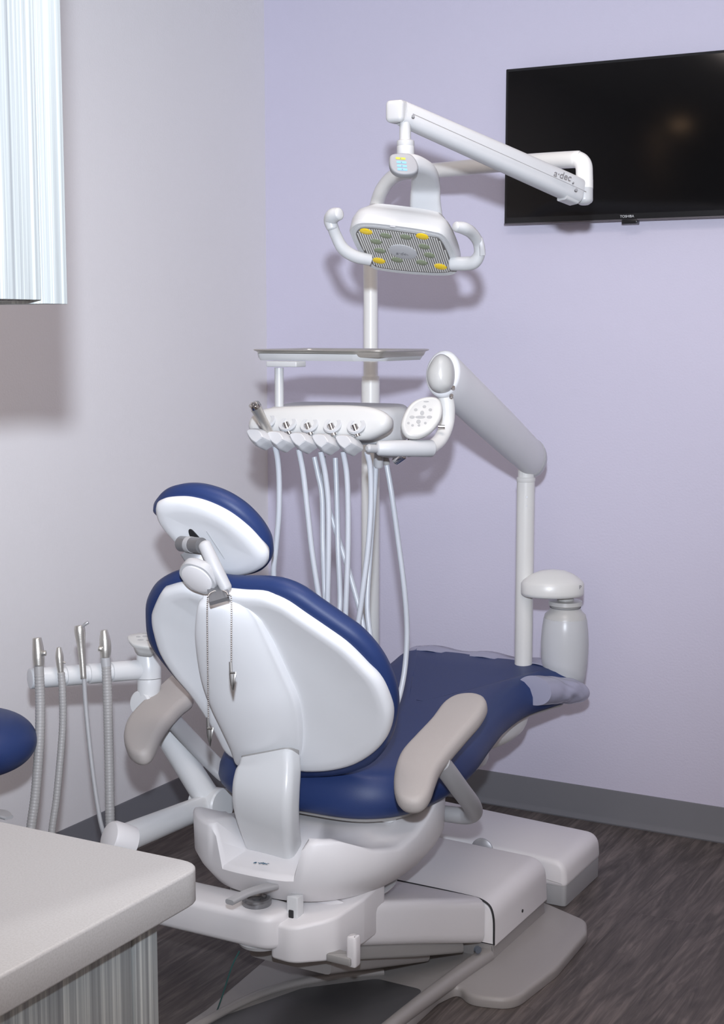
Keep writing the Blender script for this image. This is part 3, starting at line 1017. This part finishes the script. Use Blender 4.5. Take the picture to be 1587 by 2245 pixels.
# lines run in the direction seen as slanting down-right in the picture plane
p0 = np.array(fr.pix(830, 500)); p1 = np.array(fr.pix(864, 590))
rd = nrm(p1 - p0); rn = np.array([-rd[1], rd[0]])
ql = inset(q, .011)
cc_ = ql.mean(0)
prj = (ql - cc_) @ rn
for s_ in np.arange(prj.min() + .002, prj.max(), .0046):
    hits = []
    for i in range(len(ql)):
        a, b = ql[i - 1] - cc_, ql[i] - cc_
        fa, fb = a @ rn - s_, b @ rn - s_
        if fa * fb < 0:
            t = fa / (fa - fb)
            hits.append((a + (b - a) * t) @ rd)
    if len(hits) >= 2:
        t0, t1 = min(hits), max(hits)
        e0, e1 = cc_ + rn * s_ + rd * t0, cc_ + rn * s_ + rd * t1
        rb.tube([fr.p(*e0, .0027), fr.p(*e1, .0027)], .00125, 8, 1)
rbo = rb.build('reflector_ribs', plain('rib_bright', (.80, .79, .76), .3, metal=.3), lp)
rbo['kind'] = 'stuff'
def ell(x, y, rx, ry, h0, h1, nm, mat, lab=None):
    c = np.array(fr.pix(x, y)); ex = (np.array(fr.pix(x + rx, y + rx * .1)) - c); ey = (np.array(fr.pix(x + ry * .3, y + ry)) - c)
    q_ = outline([c + ex * math.cos(t) + ey * math.sin(t) for t in np.linspace(0, 2 * math.pi, 16, endpoint=False)], 28, 4)
    return MB().puff(q_, fr, [(0, h0), (0, h1 - .001), ('s', .8, h1), ('s', .2, h1 + .0006)]).build(nm, mat, lp, label=lab)
for (x, y) in ((803, 505), (926, 516), (831, 569), (966, 582)):
    ell(x, y, 14, 6.5, .002, .0045, 'amber_lens', YEL, 'amber lens')
for (x, y) in ((846, 514), (890, 517), (825, 527), (930, 538), (833, 547), (942, 557), (871, 567), (925, 573)):
    ell(x, y, 13, 6, .002, .0045, 'led_lens', OLIVE, 'olive grey lens')
ell(884, 549, 31, 15, .002, .0055, 'centre_badge', GREY)
text("a·dec", 'maker_lettering', GPRINT, lp, fr.p(*fr.pix(884, 551), .0064), nrm(RT - UP * .1), nrm(np.cross(fr.n, RT)), .013)
ell(861, 495.5, 7, 1.6, .001, .003, 'vent_slot', GREY)
# handles
MB().tube([at(812, 570, 2.97), at(778, 562, 2.96), at(752, 545, 2.95), at(737, 518, 2.94), at(728, 494, 2.93)], [.0115, .0125, .0125, .0115, .0115], 18, 8, flat=.9).build('handle', WHITE_DIM, lp)
MB().tube([at(728, 500, 2.93), at(725, 484, 2.93), at(731, 473, 2.92), at(743, 469, 2.91)], [.0112, .0142, .0150, .0125], 18, 8, cap=.006).build('handle_grip', WHITE_DIM, lp)
MB().tube([at(990, 578, 2.98), at(1022, 578, 2.97), at(1040, 574, 2.96), at(1051, 556, 2.95), at(1048, 532, 2.94), at(1035, 512, 2.92), at(1018, 501, 2.90), at(1000, 497, 2.89)], [.014, .014, .0135, .012, .0115, .0125, .0135, .0115], 18, 8, flat=.9, cap=.006).build('handle', WHITE_DIM, lp)
MB().sweep([at(1051, 522, 2.93), at(1056, 540, 2.935), at(1058, 560, 2.94)], [.006, .010, .005], .012, RT, .5).build('grip_pad', GREY, lp)

# ------------------------------------------------------------ delivery unit
PD = 3.88
pp = at(1148, 1400, PD)
du = thing('delivery_unit', (pp[0], pp[1], .4), 'white instrument delivery unit with flex arm, touchpad and tray holder on a post', 'dental delivery unit')
def dp(z): return np.array([pp[0], pp[1], z])
zt = at(1155, 1050, PD)[2]
MB().tube([np.array([1.0, -1.0, .385]), at(1020, 1632, 3.62), at(1070, 1618, 3.72), at(1108, 1600, 3.80), at(1134, 1572, 3.86), dp(.535), dp(.58)], [.024, .026, .029, .030, .028, .024, .0225], 22, 8).build('rigid_arm', WHITE_LIFT, du)
MB().tube([dp(.5), dp(zt)], .0232, 28, 1).build('post', WHITE_LIFT, du)
MB().lathe(dp(zt - .002), Z, [(.0232, 0), (.0245, .002), (.0245, .010), (.020, .014)], 28).build('post_collar', WHITE_LIFT, du)
for y_ in (1083, 1102):
    MB().lathe(dp(at(1148, y_, PD)[2]) - nrm(fh) * .0232, -fh, [(.0035 if y_ < 1090 else .0022, -.002), (.003 if y_ < 1090 else .002, .0012)], 14).build('screw', ALU, du)
MB().sweep([dp(zt), dp(zt + .045)], .042, .042, X, .5).build('yoke', WHITE_LIFT, du)
MB().tube([at(1150, 1018, 3.84), at(1158, 1040, 3.85)], .016, 18, 1).build('pivot_pin', CHROME, du)
A, B = at(972, 820, 3.16), at(1166, 1004, 3.84)
MB().tube([A, A * .7 + B * .3, A * .35 + B * .65, B], [.052, .052, .052, .049], 32, 4, up=UP, flat=.74, cap=.022).build('flex_arm', SHELL, du)
MB().tube([B - nrm(B - A) * .004, B + nrm(B - A) * .012], [.051, .049], 32, 1, up=UP, flat=.76, cap=.026).build('arm_end_cap', WHITE_DIM, du)
EF = Frame(at(962, 817, 3.11), RT * .94 - FW * .25, UP)
MB().puff(outline([EF.pix(x, y) for x, y in ((944, 790), (955, 778), (968, 775), (982, 784), (990, 805), (990, 832), (982, 852), (962, 860), (945, 853), (935, 835), (934, 812))], 60), EF, [(.004, -.05), (0, -.03), (0, -.012), (.004, .0), (.012, .008), ('s', .5, .012), ('s', .1, .013)]).build('arm_front_cap', CREAM_DIM, du, sharp=180)
for yy_ in (849, 867):
    MB().lathe(at(994 if yy_ < 860 else 990, yy_, 3.10), nrm(-FW + RT * .3), [(.004, -.003), (.0035, .001)], 12).build('screw', CHROME, du)
# C-shaped yoke down to the handle
MB().sweep([at(973, 858, 3.17), at(980, 890, 3.17), at(979, 930, 3.17), at(965, 963, 3.14), at(940, 985, 3.10)], [.030, .033, .031, .030, .028], [.033, .033, .031, .030, .030], FW, .45, 7).build('arm_yoke', WHITE_LIFT, du)
MB().tube([at(830, 983, 2.97), at(870, 983, 2.98), at(945, 983, 3.02)], [.0145, .0165, .0175], 22, 4, cap=.006).build('handle_bar', SHELL_DIM, du)
MB().tube([at(808, 983, 2.955), at(823, 984, 2.965)], .0085, 18, 1, cap=.006).build('handle_button', GREY, du)
MB().tube([at(960, 936, 3.12), at(975, 936, 3.12)], .0045, 12, 1).build('pad_axle', CHROME, du)
MB().tube([at(898, 960, 3.05), at(890, 972, 3.03)], .0012, 8, 1).build('pad_wire', DARK, du)
# touchpad
TF = Frame(at(924, 915, 3.0), RT * .93 - UP * .12 + FW * .1, UP * .9 + RT * .28 + FW * .35)
tp = [(880, 935), (884, 912), (897, 888), (915, 874), (942, 868), (962, 873), (971, 890), (969, 915), (955, 938), (938, 952), (915, 960), (892, 956)]
qt = outline([TF.pix(x, y) for x, y in tp], 60)
pad = MB().puff(qt, TF, [(.006, -.018), (.001, -.014), (0, -.006), (.002, 0), (.006, .002), (.008, .0015), ('s', .5, .0015), ('s', .1, .0015)]).build('touchpad', CREAM_DIM, du, sharp=180)
tm = MB()
def dot(M, x, y, rx, ry, F_=TF, h=.0018):
    c = np.array(F_.pix(x, y)); ex = np.array(F_.pix(x + rx, y)) - c; ey = np.array(F_.pix(x, y + ry)) - c
    M.rings([[F_.p(*(c + ex * math.cos(t) + ey * math.sin(t)), hh) for t in np.linspace(0, 2 * math.pi, 12, endpoint=False)] for hh in (h - .001, h + .0003)])
for (x, y, rx, ry) in ((934, 881, 6, 1.5), (930, 892, 4, 3), (911, 899, 4, 3), (943, 899, 4, 3), (925, 906, 4.5, 5), (903, 915, 6, 3.2), (921, 915, 11, 3), (941, 915, 6, 3.2), (917, 925, 5, 4.5), (895, 928, 3, 2.5), (904, 933, 3, 2.5), (918, 933, 3, 2.5), (932, 928, 3, 2.5)):
    dot(tm, x, y, rx, ry)
tm.build('button_symbols', plain('faint_print', (.33, .33, .33), .5), pad)

# delivery head body
hx0, hx1 = .892, 1.205
HDF = ony  # front plane of the head at y = -1.49
FY = -1.46
hb_ = Frame(at(700, 940, 3.06), X, Z)
front = [(541, 935), (546, 915), (566, 898), (610, 890), (700, 886), (780, 887), (822, 894), (845, 908), (848, 925), (838, 942), (812, 957), (790, 962), (740, 960), (640, 956), (575, 954), (550, 948)]
DFm = Frame(at(700, 925, 3.05), X, nrm([0, .25, 1.0]))
qf = outline([DFm.pix(x, y) for x, y in front], 90)
MB().puff(qf, DFm, [(.012, -.045), (.003, -.035), (0, -.018), (.001, -.006), (.006, .0), (.014, .003), ('s', .6, .004), ('s', .1, .004)]).build('head_front', WHITE2, du, sharp=180)
bk = [at(560, 945, 3.10), at(860, 945, 3.02)]
P_ = [at(570, 930, 3.13), at(845, 930, 3.08), at(897, 930, 3.16), at(900, 930, 3.30), at(640, 930, 3.42)]
q = poly([(P_[0][0], P_[0][1], .06), (P_[1][0], P_[1][1], .09), (P_[2][0], P_[2][1], .07), (P_[3][0], P_[3][1], .06), (P_[4][0], P_[4][1], .08)], .05, 7)
zc0, zc1 = at(860, 978, 3.08)[2], at(860, 889, 3.2)[2]
MB().slab(q, XY, zc0, zc1, .022, 5).build('head_body', SHELL_DIM, du)
mbx = at(880, 1000, 3.12)
MB().lathe(at(868, 1000, 3.12) - Z * .004, Z, [(.015, 0), (.035, .004), (.05, .02), (.05, .03)], 30).build('drain_cup', WHITE_DIM, du)
MB().tube([at(868, 1010, 3.10), at(885, 998, 3.08)], .009, 14, 1, cap=.004).build('air_fitting', CHROME, du)
MB().lathe(at(830, 1026, 3.12), Z, [(.008, 0), (.010, .004), (.010, .05)], 20).build('strain_relief', GREY, du)
# holders
cup = [(636, 936), (683, 938), (734, 939), (786, 941)]
holders = [(563, 955, 0), (608, 960, 1), (657, 963, 1), (706, 966, 1), (757, 968, 1)]
for i, (x, y, full) in enumerate(holders):
    c_ = at(x + 2, y, 2.995)
    HFm = Frame(c_, X, nrm([0, .35, 1]))
    s_ = .024
    w0 = 22
    pts = [(x - w0, y - 6), (x - w0 + 8, y - 16), (x + w0 - 14, y - 16), (x + w0 - 2, y - 6), (x + w0 + 2, y + 8), (x + w0 - 10, y + 18), (x + 2, y + 24), (x - w0 + 12, y + 17), (x - w0 + 4, y + 6)]
    q = outline([HFm.pix(a, b) for a, b in pts], 48)
    hd = MB().puff(q, HFm, [(0, -.03), (0, -.006), (.0015, .0), (.006, .010), (.0075, .011)]).build('instrument_holder', MATTE_DIM, du, sharp=28)
    # cup recess ring behind
    cx_, cy_ = (cup[i - 1] if i else (590, 930))
    MB().lathe(DFm.p(*DFm.pix(cx_ - 2, cy_ - 5), .004), nrm([0, -1, .9]), [(.019, -.004), (.021, .002), (.019, .006), (.012, .0055), (.010, -.002)], 26).build('holder_cup', SHELL_DIM, du)

# tray holder and its post
tp_ = at(612, 850, 3.16)
MB().tube([np.array([tp_[0], tp_[1], at(612, 892, 3.16)[2]]), np.array([tp_[0], tp_[1], at(612, 806, 3.16)[2]])], .0098, 20, 1).build('tray_post', WHITE_DIM, du)
tx0 = at(555, 775, 3.16)
TR = at(838, 780, 3.05)
X1, Y0 = TR[0], TR[1]
W_, Dp = .325, .235
X0, Y1 = X1 - W_, Y0 + Dp
zr = 1.3975
q = poly([(X0 + .01, Y0 + .004, .02), (X1 - .07, Y0 + .004, .02), (X1 - .012, Y0 + .045, .02), (X1 - .012, Y1 - .01, .02), (X0 + .01, Y1 - .01, .02)], .02)
MB().rings([[np.array([a, b, zr + h_]) for a, b in inset(q, d_ - .0)] for d_, h_ in ((.022, -.0150), (.022, -.0205), (.006, -.0205), (.0015, -.014), (.0, -.006), (.002, -.006), (.0045, -.0135), (.022, -.0145))]).build('tray_rest', WHITE_DIM, du)
bz = zr - .021
MB().box(np.array([tp_[0] - .02, tp_[1] - .02, bz - .012]), np.array([tp_[0] + .055, tp_[1] + .02, bz]), .002).build('tray_bracket', WHITE_DIM, du)

# steel tray resting on it
q = poly([(X0, Y0, .03), (X1, Y0, .03), (X1, Y1, .03), (X0, Y1, .03)], .03, 6)
R = []
for (d_, h_) in ((.016, -.0125), (.013, -.0125), (.010, -.010), (.006, -.002), (.0, .0), (-.0015, .001), (-.001, .0025), (.0015, .003), (.008, .0005), (.012, -.008), (.015, -.0105)):
    R.append([np.array([a, b, zr + h_]) for a, b in inset(q, d_)])
tag(MB().rings(R).build('instrument_tray', STEEL), 'rectangular stainless steel instrument tray on the white tray holder', 'tray')

# ------------------------------------------------------------ hoses on the delivery unit
def hose(name, label, front, back, cupc, grp='handpiece hoses hanging from the delivery unit', coup=True):
    pts = [at(x, y, D_) for x, y, D_ in front]
    if back:
        bp_ = [at(x, y, D_) for x, y, D_ in back]
        mid = (pts[-1] + bp_[0]) / 2
        pts += [mid * 1.0 - Z * .03] + bp_
    t = thing(name, pts[0], label, 'hose' if name != 'air_water_syringe' else 'syringe', grp if name != 'air_water_syringe' else None)
    MB().tube(pts, .0058, 12, 10).build('tubing', HOSE, t)
    if coup:
        cx_, cy_ = cupc
        a = DFm.p(*DFm.pix(cx_ + 2, cy_ + 16), .006)
        b = DFm.p(*DFm.pix(cx_ - 3, cy_ - 7), .014)
        MB().tube([a, b], .0068, 20, 1).build('coupler', CHROME, t)
        b2_ = b + nrm(b - a) * .0003
        MB().tube([b + nrm(b - a) * .0001, b2_ + nrm(b - a) * .0004], .0048, 16, 1).build('coupler_bore', DARK, t)
    return t


hose('air_water_syringe', 'metal air and water syringe standing in the first holder of the delivery unit',
     [(603, 978, 3.01), (609, 1010, 3.02), (612, 1060, 3.03), (611, 1130, 3.04), (605, 1200, 3.05), (600, 1265, 3.06), (615, 1350, 3.08), (640, 1400, 3.10)], None, None, coup=False)
sy = bpy.data.objects['air_water_syringe']
a, b = at(588, 944, 3.005), at(560, 892, 2.97)
MB().tube([at(592, 950, 3.01), a, (a + b) / 2, b], [.008, .009, .0098, .0122], 20, 6).build('syringe_body', STEEL, sy)
MB().tube([b, b + nrm(b - a) * .007], [.0125, .0115], 20, 1, cap=.002).build('syringe_head', CHROME, sy)
for (x, y, dd) in ((552, 884, -.002), (561, 883, .003), (567, 884, .004), (549, 890, -.003)):
    MB().tube([at(x, y + 3, 2.965), at(x, y - 1, 2.964)], .0022, 8, 1, cap=.001).build('syringe_button', CHROME, sy)
fronts = [
    ([(655, 985, 3.01), (665, 1040, 3.02), (674, 1120, 3.03), (684, 1210, 3.04), (701, 1320, 3.05), (715, 1390, 3.06)], [(745, 1330, 3.12), (741, 1200, 3.12), (738, 1080, 3.13), (735, 1004, 3.13)], cup[0], 'pale hose hanging from the second holder of the delivery unit'),
    ([(703, 990, 3.01), (713, 1040, 3.02), (720, 1110, 3.03), (720, 1220, 3.04), (718, 1330, 3.05), (722, 1400, 3.06)], [(712, 1300, 3.12), (708, 1200, 3.12), (706, 1090, 3.13), (697, 1040, 3.13), (689, 1002, 3.13)], cup[1], 'pale hose hanging from the third, middle holder of the delivery unit'),
    ([(752, 990, 3.01), (760, 1040, 3.02), (763, 1120, 3.03), (762, 1230, 3.04), (757, 1360, 3.05), (758, 1430, 3.06)], [(790, 1440, 3.10), (797, 1380, 3.12), (770, 1270, 3.13), (735, 1160, 3.14), (712, 1080, 3.14), (708, 1000, 3.14)], cup[2], 'pale hose hanging from the fourth holder of the delivery unit'),
    ([(804, 990, 3.01), (812, 1030, 3.02), (813, 1110, 3.03), (806, 1210, 3.04), (792, 1320, 3.05), (783, 1400, 3.06)], [(815, 1430, 3.10), (805, 1330, 3.12), (812, 1200, 3.13), (820, 1090, 3.13), (825, 1005, 3.12)], cup[3], 'pale hose hanging from the fifth holder, nearest the touchpad'),
]
for f_, b_, c_, lab in fronts:
    hose('handpiece_hose', lab, f_, b_, c_)
t = hose('supply_hose', 'pale supply hose at the right drooping onto the blue seat', [(845, 1005, 3.14), (858, 1080, 3.14), (872, 1180, 3.15), (886, 1290, 3.16), (892, 1380, 3.17), (888, 1460, 3.17), (876, 1525, 3.16), (858, 1570, 3.14)], None, None, grp=None, coup=False)
sr = MB()
MB().tube([at(843, 996, 3.13), at(848, 1017, 3.14)], .0072, 14, 1).build('strain_sleeve', TRIMGREY, t)

# ------------------------------------------------------------ water bottle with its cap unit
wu = MB()
cx_, cy_ = at(1211, 1290, 3.83)[:2]
zc = at(1212, 1303, 3.83)[2]
q = outline([(cx_ + RT[0] * .0815 * math.cos(t) + fh[0] * .055 * math.sin(t), cy_ + RT[1] * .0815 * math.cos(t) + fh[1] * .055 * math.sin(t)) for t in np.linspace(0, 2 * math.pi, 24, endpoint=False)], 64)
MB().puff(q, XY, [(.006, zc - .004), (.001, zc), (0, zc + .006), (0, zc + .028), (.005, zc + .036), (.017, zc + .046), (.030, zc + .054), ('s', .6, zc + .062), ('s', .1, zc + .065)]).build('bottle_cap_unit', WHITE_LIFT, du, sharp=60)
sw = MB()
dot_c = at(1273, 1290, 3.79)
text('P', 'cap_lettering', GPRINT, du, at(1272, 1288, 3.785), nrm(RT + fh * .6), UP, .014)
bx, by = at(1238, 1400, 3.86)[:2]
bz0, bz1 = at(1238, 1512, 3.86)[2], at(1238, 1318, 3.86)[2]
wb_ = thing('water_bottle', (bx, by, bz0), 'translucent white water bottle hanging below the domed cap unit', 'bottle')
Hh = bz1 - bz0
MB().lathe((bx, by, bz0), Z, [(.010, .0), (.040, .002), (.050, .010), (.056, .04), (.0605, .085), (.062, .12), (.060, .155), (.056, .185), (.050, .197), (.038, .208), (.034, .214)], 48).build('bottle', BOTTLE, wb_, sharp=60)
MB().lathe((bx, by, bz0), Z, [(.055, .186), (.053, .196), (.043, .206), (.038, .213), (.039, .218), (.044, .222), (.043, .232), (.03, .234)], 40).build('neck', CREAM_DIM, wb_)
MB().tube([(bx, by, bz0 + .215), (bx, by, bz0 + .2165)], .0405, 30, 1).build('neck_ring', GPRINT, wb_)
MB().lathe((bx, by, bz0), Z, [(.022, .23), (.022, zc - bz0 + .004)], 24).build('screw_neck', CREAM_DIM, wb_)

# ------------------------------------------------------------ assistant's arm on the left
aa = thing('assistant_console', tuple(at(563, 1975, 3.0) * np.array([1, 1, 0]) + np.array([0, 0, .2])), 'white jointed assistant arm with instrument holders and keypad beside the left wall', 'assistant instrument arm')
kz = .290
kp = onz(563, 1982, kz)
ax0 = .56
q = poly([(kp[0] + .075, kp[1] - .052, .05), (kp[0] + .075, kp[1] + .05, .05), (ax0, kp[1] + .05, .05), (ax0, kp[1] - .052, .05)], .05, 9)
MB().slab(q, XY, kz - .072, kz, .014, 4).build('rigid_arm', WARM, aa)
MB().lathe((kp[0] + .01, kp[1], kz - .081), Z, [(.03, 0), (.045, .002), (.05, .01)], 36).build('arm_foot', WHITE, aa)
MB().lathe((kp[0], kp[1], kz), Z, [(.029, 0), (.030, .002), (.030, .010), (.027, .014), (.020, .0145), (.018, .010), (.008, .009), (.008, .013), (.002, .013)], 40).build('pivot_knob', plain('knob_metal', (.30, .30, .31), .3, metal=.8), aa)
el = at(262, 1842, 3.10)
MB().tube([np.array([el[0] - .01, el[1], kz - .02]), el - Z * .0], .022, 22, 1).build('elbow_post', WHITE, aa)
ea = nrm(-RT * .75 - FW * .55 + UP * .35)
MB().lathe(el, ea, [(.030, -.030), (.036, -.026), (.037, .018), (.033, .026), (.02, .030), (.003, .031)], 36).build('elbow', WARM, aa)
jt = at(462, 1762, 3.36)
MB().tube([el + nrm(jt - el) * .02, jt], [.030, .0255], 24, 1).build('lower_link', WHITE, aa)
MB().lathe(jt, nrm(RT * .8 - FW * .6), [(.036, -.038), (.039, -.034), (.039, .034), (.036, .038), (.003, .038)], 36).build('joint', WHITE, aa)
up_end = at(322, 1545, 3.30)
MB().tube([jt, at(385, 1640, 3.33), up_end], [.031, .028, .023], 24, 4).build('upper_link', WHITE, aa)
MB().lathe(at(318, 1542, 3.30), nrm(-RT * .5 - FW * .8), [(.028, -.02), (.030, -.016), (.030, .016), (.026, .02), (.003, .021)], 30).build('upper_joint', WHITE, aa)
cu = at(326, 1500, 3.30)
ctop = at(322, 1412, 3.30)
MB().tube([at(324, 1530, 3.30), at(327, 1500, 3.30), at(327, 1488, 3.30)], [.0235, .0265, .0265], 26, 4).build('lower_hub', WHITE, aa)
MB().tube([at(327, 1487, 3.30), at(326, 1460, 3.30), at(323, 1432, 3.30)], [.027, .0275, .024], 26, 4).build('hub', WHITE, aa)
KF = Frame(at(312, 1400, 3.27), nrm(RT + FW * .2), nrm(fh * 1.0 + Z * .35))
kq = outline([KF.pix(x, y) for x, y in ((279, 1397), (288, 1390), (320, 1386), (340, 1390), (352, 1405), (345, 1418), (320, 1418), (292, 1412))], 50)
MB().puff(kq, KF, [('s', .55, -.034), (.012, -.022), (.003, -.010), (0, -.002), (.003, .001), ('s', .6, .001), ('s', .1, .001)]).build('keypad', WHITE2, aa, sharp=180)
km = MB()
for (x, y, rx, ry) in ((303, 1397, 5, 1.4), (318, 1396, 6, 1.6), (332, 1397, 4, 1.4), (308, 1404, 7, 1.3), (326, 1405, 6, 1.3), (316, 1390, 5, 1)):
    dot(km, x, y, rx, ry, KF, .0012)
km.build('keypad_symbols', plain('faint_print2', (.40, .40, .40), .5), bpy.data.objects['keypad'])
bA, bB = at(318, 1467, 3.30), at(66, 1488, 3.17)
bd = nrm(bB - bA); BL = np.linalg.norm(bB - bA)
M = MB()
M.tube([bA, bA + bd * BL * .985], .0185, 26, 1)
M.build('holder_bar', WHITE, aa)
for fr0, fr1 in ((.0 + .04, .30), (.345, .50), (.535, .70), (.745, .92), (.955, 1.0)):
    MB().tube([bA + bd * BL * fr0, bA + bd * BL * fr1], .0222, 28, 1, cap=.002).build('holder_collar', WHITE, aa)

def vac(name, label, cat, group, top, tipD, rtop, body, hosep, hr, rib=True):
    t = thing(name, body[0], label, cat, group)
    MB().tube(body, rtop, 20, 6, cap=.0015).build('body', STEEL, t)
    if rib:
        P = cr_spline(hosep, 24)
        L_ = np.r_[0, np.cumsum(np.linalg.norm(np.diff(P, axis=0), axis=1))]
        n_ = int(L_[-1] / .0022)
        s_ = np.linspace(0, L_[-1], n_)
        Q = np.column_stack([np.interp(s_, L_, P[:, k]) for k in range(3)])
        rr = [hr * (1.0 if i % 3 else .93) for i in range(n_)]
        MB().tube(Q, rr, 14, 1).build('hose', HOSEG, t, sharp=180)
    else:
        MB().tube(hosep, hr, 12, 8).build('hose', GREY, t)
    return t


g = 'suction handpieces on the assistant arm'
t = vac('suction_handpiece', 'thick metal suction handpiece at the far left end of the holder bar', 'suction handpiece', g, None, None,
        [.0095, .0118, .0125, .0112], [at(81, 1399, 3.14), at(83, 1420, 3.14), at(84, 1440, 3.14), at(85, 1460, 3.14)],
        [at(86, 1478, 3.14), at(88, 1540, 3.14), at(87, 1620, 3.13), at(78, 1740, 3.12), at(66, 1850, 3.11), at(75, 1990, 3.12), at(160, 2040, 3.2)], .0105)
MB().tube([at(85, 1458, 3.14), at(86, 1479, 3.14)], .0102, 20, 1).build('swivel', HOSEG, t)
MB().tube([at(93, 1432, 3.13), at(100, 1432, 3.13)], .006, 14, 1, cap=.002).build('valve_lever', STEEL, t)
t = vac('saliva_ejector', 'short metal saliva ejector, smallest of the instruments on the holder bar', 'saliva ejector', None, None, None,
        [.005, .0085, .0085, .0065], [at(129, 1420, 3.17), at(130, 1436, 3.17), at(131, 1450, 3.17), at(133, 1475, 3.17)],
        [at(134, 1474, 3.17), at(137, 1520, 3.17), at(137, 1600, 3.17), at(125, 1740, 3.16), at(112, 1850, 3.15), at(120, 1990, 3.15), at(180, 2040, 3.2)], .0080)
MB().tube([at(138, 1452, 3.16), at(143, 1453, 3.16)], .0022, 10, 1, cap=.001).build('valve_lever', STEEL, t)
t = vac('assistant_syringe', 'slim satin metal air-water syringe with angled tip on the holder bar', 'syringe', None, None, None,
        [.0105, .0118, .0085, .0072, .0066], [at(174, 1372, 3.19), at(175, 1385, 3.19), at(178, 1420, 3.19), at(181, 1455, 3.19), at(183, 1487, 3.19)],
        [at(184, 1486, 3.19), at(189, 1560, 3.19), at(203, 1690, 3.18), at(218, 1790, 3.17), at(228, 1830, 3.17)], .0048, rib=False)
MB().tube([at(180, 1374, 3.185), at(187, 1368, 3.185), at(193, 1364, 3.185)], [.003, .0038, .0042], 12, 1, cap=.001).build('tip_socket', ALU, t)
t = vac('suction_handpiece', 'thick metal suction handpiece nearest the hub of the assistant arm', 'suction handpiece', g, None, None,
        [.0078, .0118, .0125, .0105], [at(228, 1382, 3.22), at(230, 1402, 3.22), at(231, 1424, 3.22), at(231, 1442, 3.22)],
        [at(233, 1460, 3.22), at(236, 1540, 3.22), at(239, 1660, 3.22), at(241, 1780, 3.21), at(243, 1860, 3.21), at(250, 1930, 3.2)], .0105)
MB().tube([at(231, 1441, 3.22), at(233, 1461, 3.22)], .0105, 20, 1).build('swivel', GREY, t)
MB().tube([at(223, 1423, 3.21), at(217, 1422, 3.21)], .006, 14, 1, cap=.002).build('valve_lever', STEEL, t)

# thin teal line hanging from the arm to the floor
tag(MB().tube([np.array([.965, -1.64, kz - .1]), at(508, 2120, 3.03), at(485, 2190, 3.08), onz(470, 2230, .003), onz(455, 2260, .003)], .0016, 8, 8).build('thin_tube', TEAL), 'thin teal tube hanging from the assistant arm down to the floor', 'tube')

# ------------------------------------------------------------ bib chain
bibc = thing('bib_chain', tuple(at(478, 1310, 2.74)), 'silver ball bib chain with two clips hanging down the white chair back', 'bib chain')
def chain(pts):
    P = cr_spline(pts, 20)
    L_ = np.r_[0, np.cumsum(np.linalg.norm(np.diff(P, axis=0), axis=1))]
    n_ = int(L_[-1] / .0038)
    s_ = np.linspace(0, L_[-1], n_)
    Q = np.column_stack([np.interp(s_, L_, P[:, k]) for k in range(3)])
    M = MB()
    for p in Q:
        M.lathe(p, Z, [(.0004, -.0015), (.0011, -.001), (.0015, 0), (.0011, .001), (.0004, .0015)], 8)
    M.tube(Q, .0004, 5, 1)
    return M


M = chain([at(455, 1310, 2.71), at(454, 1340, 2.70), at(455, 1450, 2.69), at(457, 1573, 2.70)])
M.build('ball_chain', CHROME, bibc, label='longer end of the ball chain')
M = chain([at(500, 1305, 2.70), at(507, 1312, 2.695), at(507, 1380, 2.69), at(507, 1450, 2.69)])
M.build('ball_chain', CHROME, bibc, label='shorter end of the ball chain')
M = chain([at(455, 1310, 2.71), at(462, 1300, 2.74), at(480, 1294, 2.79), at(495, 1298, 2.74), at(500, 1305, 2.70)])
M.build('ball_chain', CHROME, bibc)
DM = plain('clip_metal', (.16, .155, .15), .3, metal=.9)
for (x, y) in ((507, 1451), (457, 1573)):
    a = at(x, y, 2.69); 
    def o(dx, dy, n=0): return at(x + dx, y + dy, 2.69 - n)
    MB().sweep([o(-2, 0), o(-1, 18), o(1, 40), o(4, 64)], [.005, .006, .007, .0015], .002, -FW, .2, 4, 4).build('clip_jaw', DM, bibc)
    MB().sweep([o(9, 22, .003), o(7, 34, .004), o(5, 48, .004), o(4, 62, .002)], [.004, .005, .004, .0015], .0015, -FW, .2, 4, 4).build('clip_jaw', DM, bibc)
    MB().tube([o(-3, 24, .004), o(9, 24, .004)], .002, 10, 1).build('clip_spring', CHROME, bibc)

# ------------------------------------------------------------ operator stool at the left edge
st = thing('stool', (.30, -1.80, 0), 'navy upholstered stool partly cut off by the left edge of the photo', 'stool')
sc_ = at(-60, 1628, 3.10)
scx, scy, scz = sc_
MB().lathe((scx, scy, scz), Z, [(.01, -.066)] + [(.132 * math.cos(t) ** .75, .066 * math.sin(t)) for t in np.linspace(-1.4, 1.4, 30)] + [(.01, .066)], 72).build('seat', BLUE, st, sharp=180)
MB().tube([(scx, scy, scz - .06), (scx, scy, .06)], .024, 20, 1).build('gas_column', CHROME, st)
for k in range(5):
    t_ = 2 * math.pi * k / 5 + 2.2
    e = np.array([scx + .22 * math.cos(t_), scy + .22 * math.sin(t_), .055])
    MB().sweep([(scx, scy, .09), e], [.04, .03], [.03, .02], Z, .4).build('foot', GREY, st)
    MB().lathe(e - Z * .03, np.array([math.sin(t_), -math.cos(t_), 0]), [(.024, -.01), (.025, -.008), (.025, .008), (.024, .01)], 20).build('caster', DARK, st)
lv_ = at(3, 1784, 2.99)
MB().sweep([(scx, scy, lv_[2] + .01), at(-25, 1776, 3.02), at(2, 1784, 2.99), at(20, 1793, 2.97)], [.02, .034, .034, .020], .007, Z, .5).build('height_lever', GREY, st)
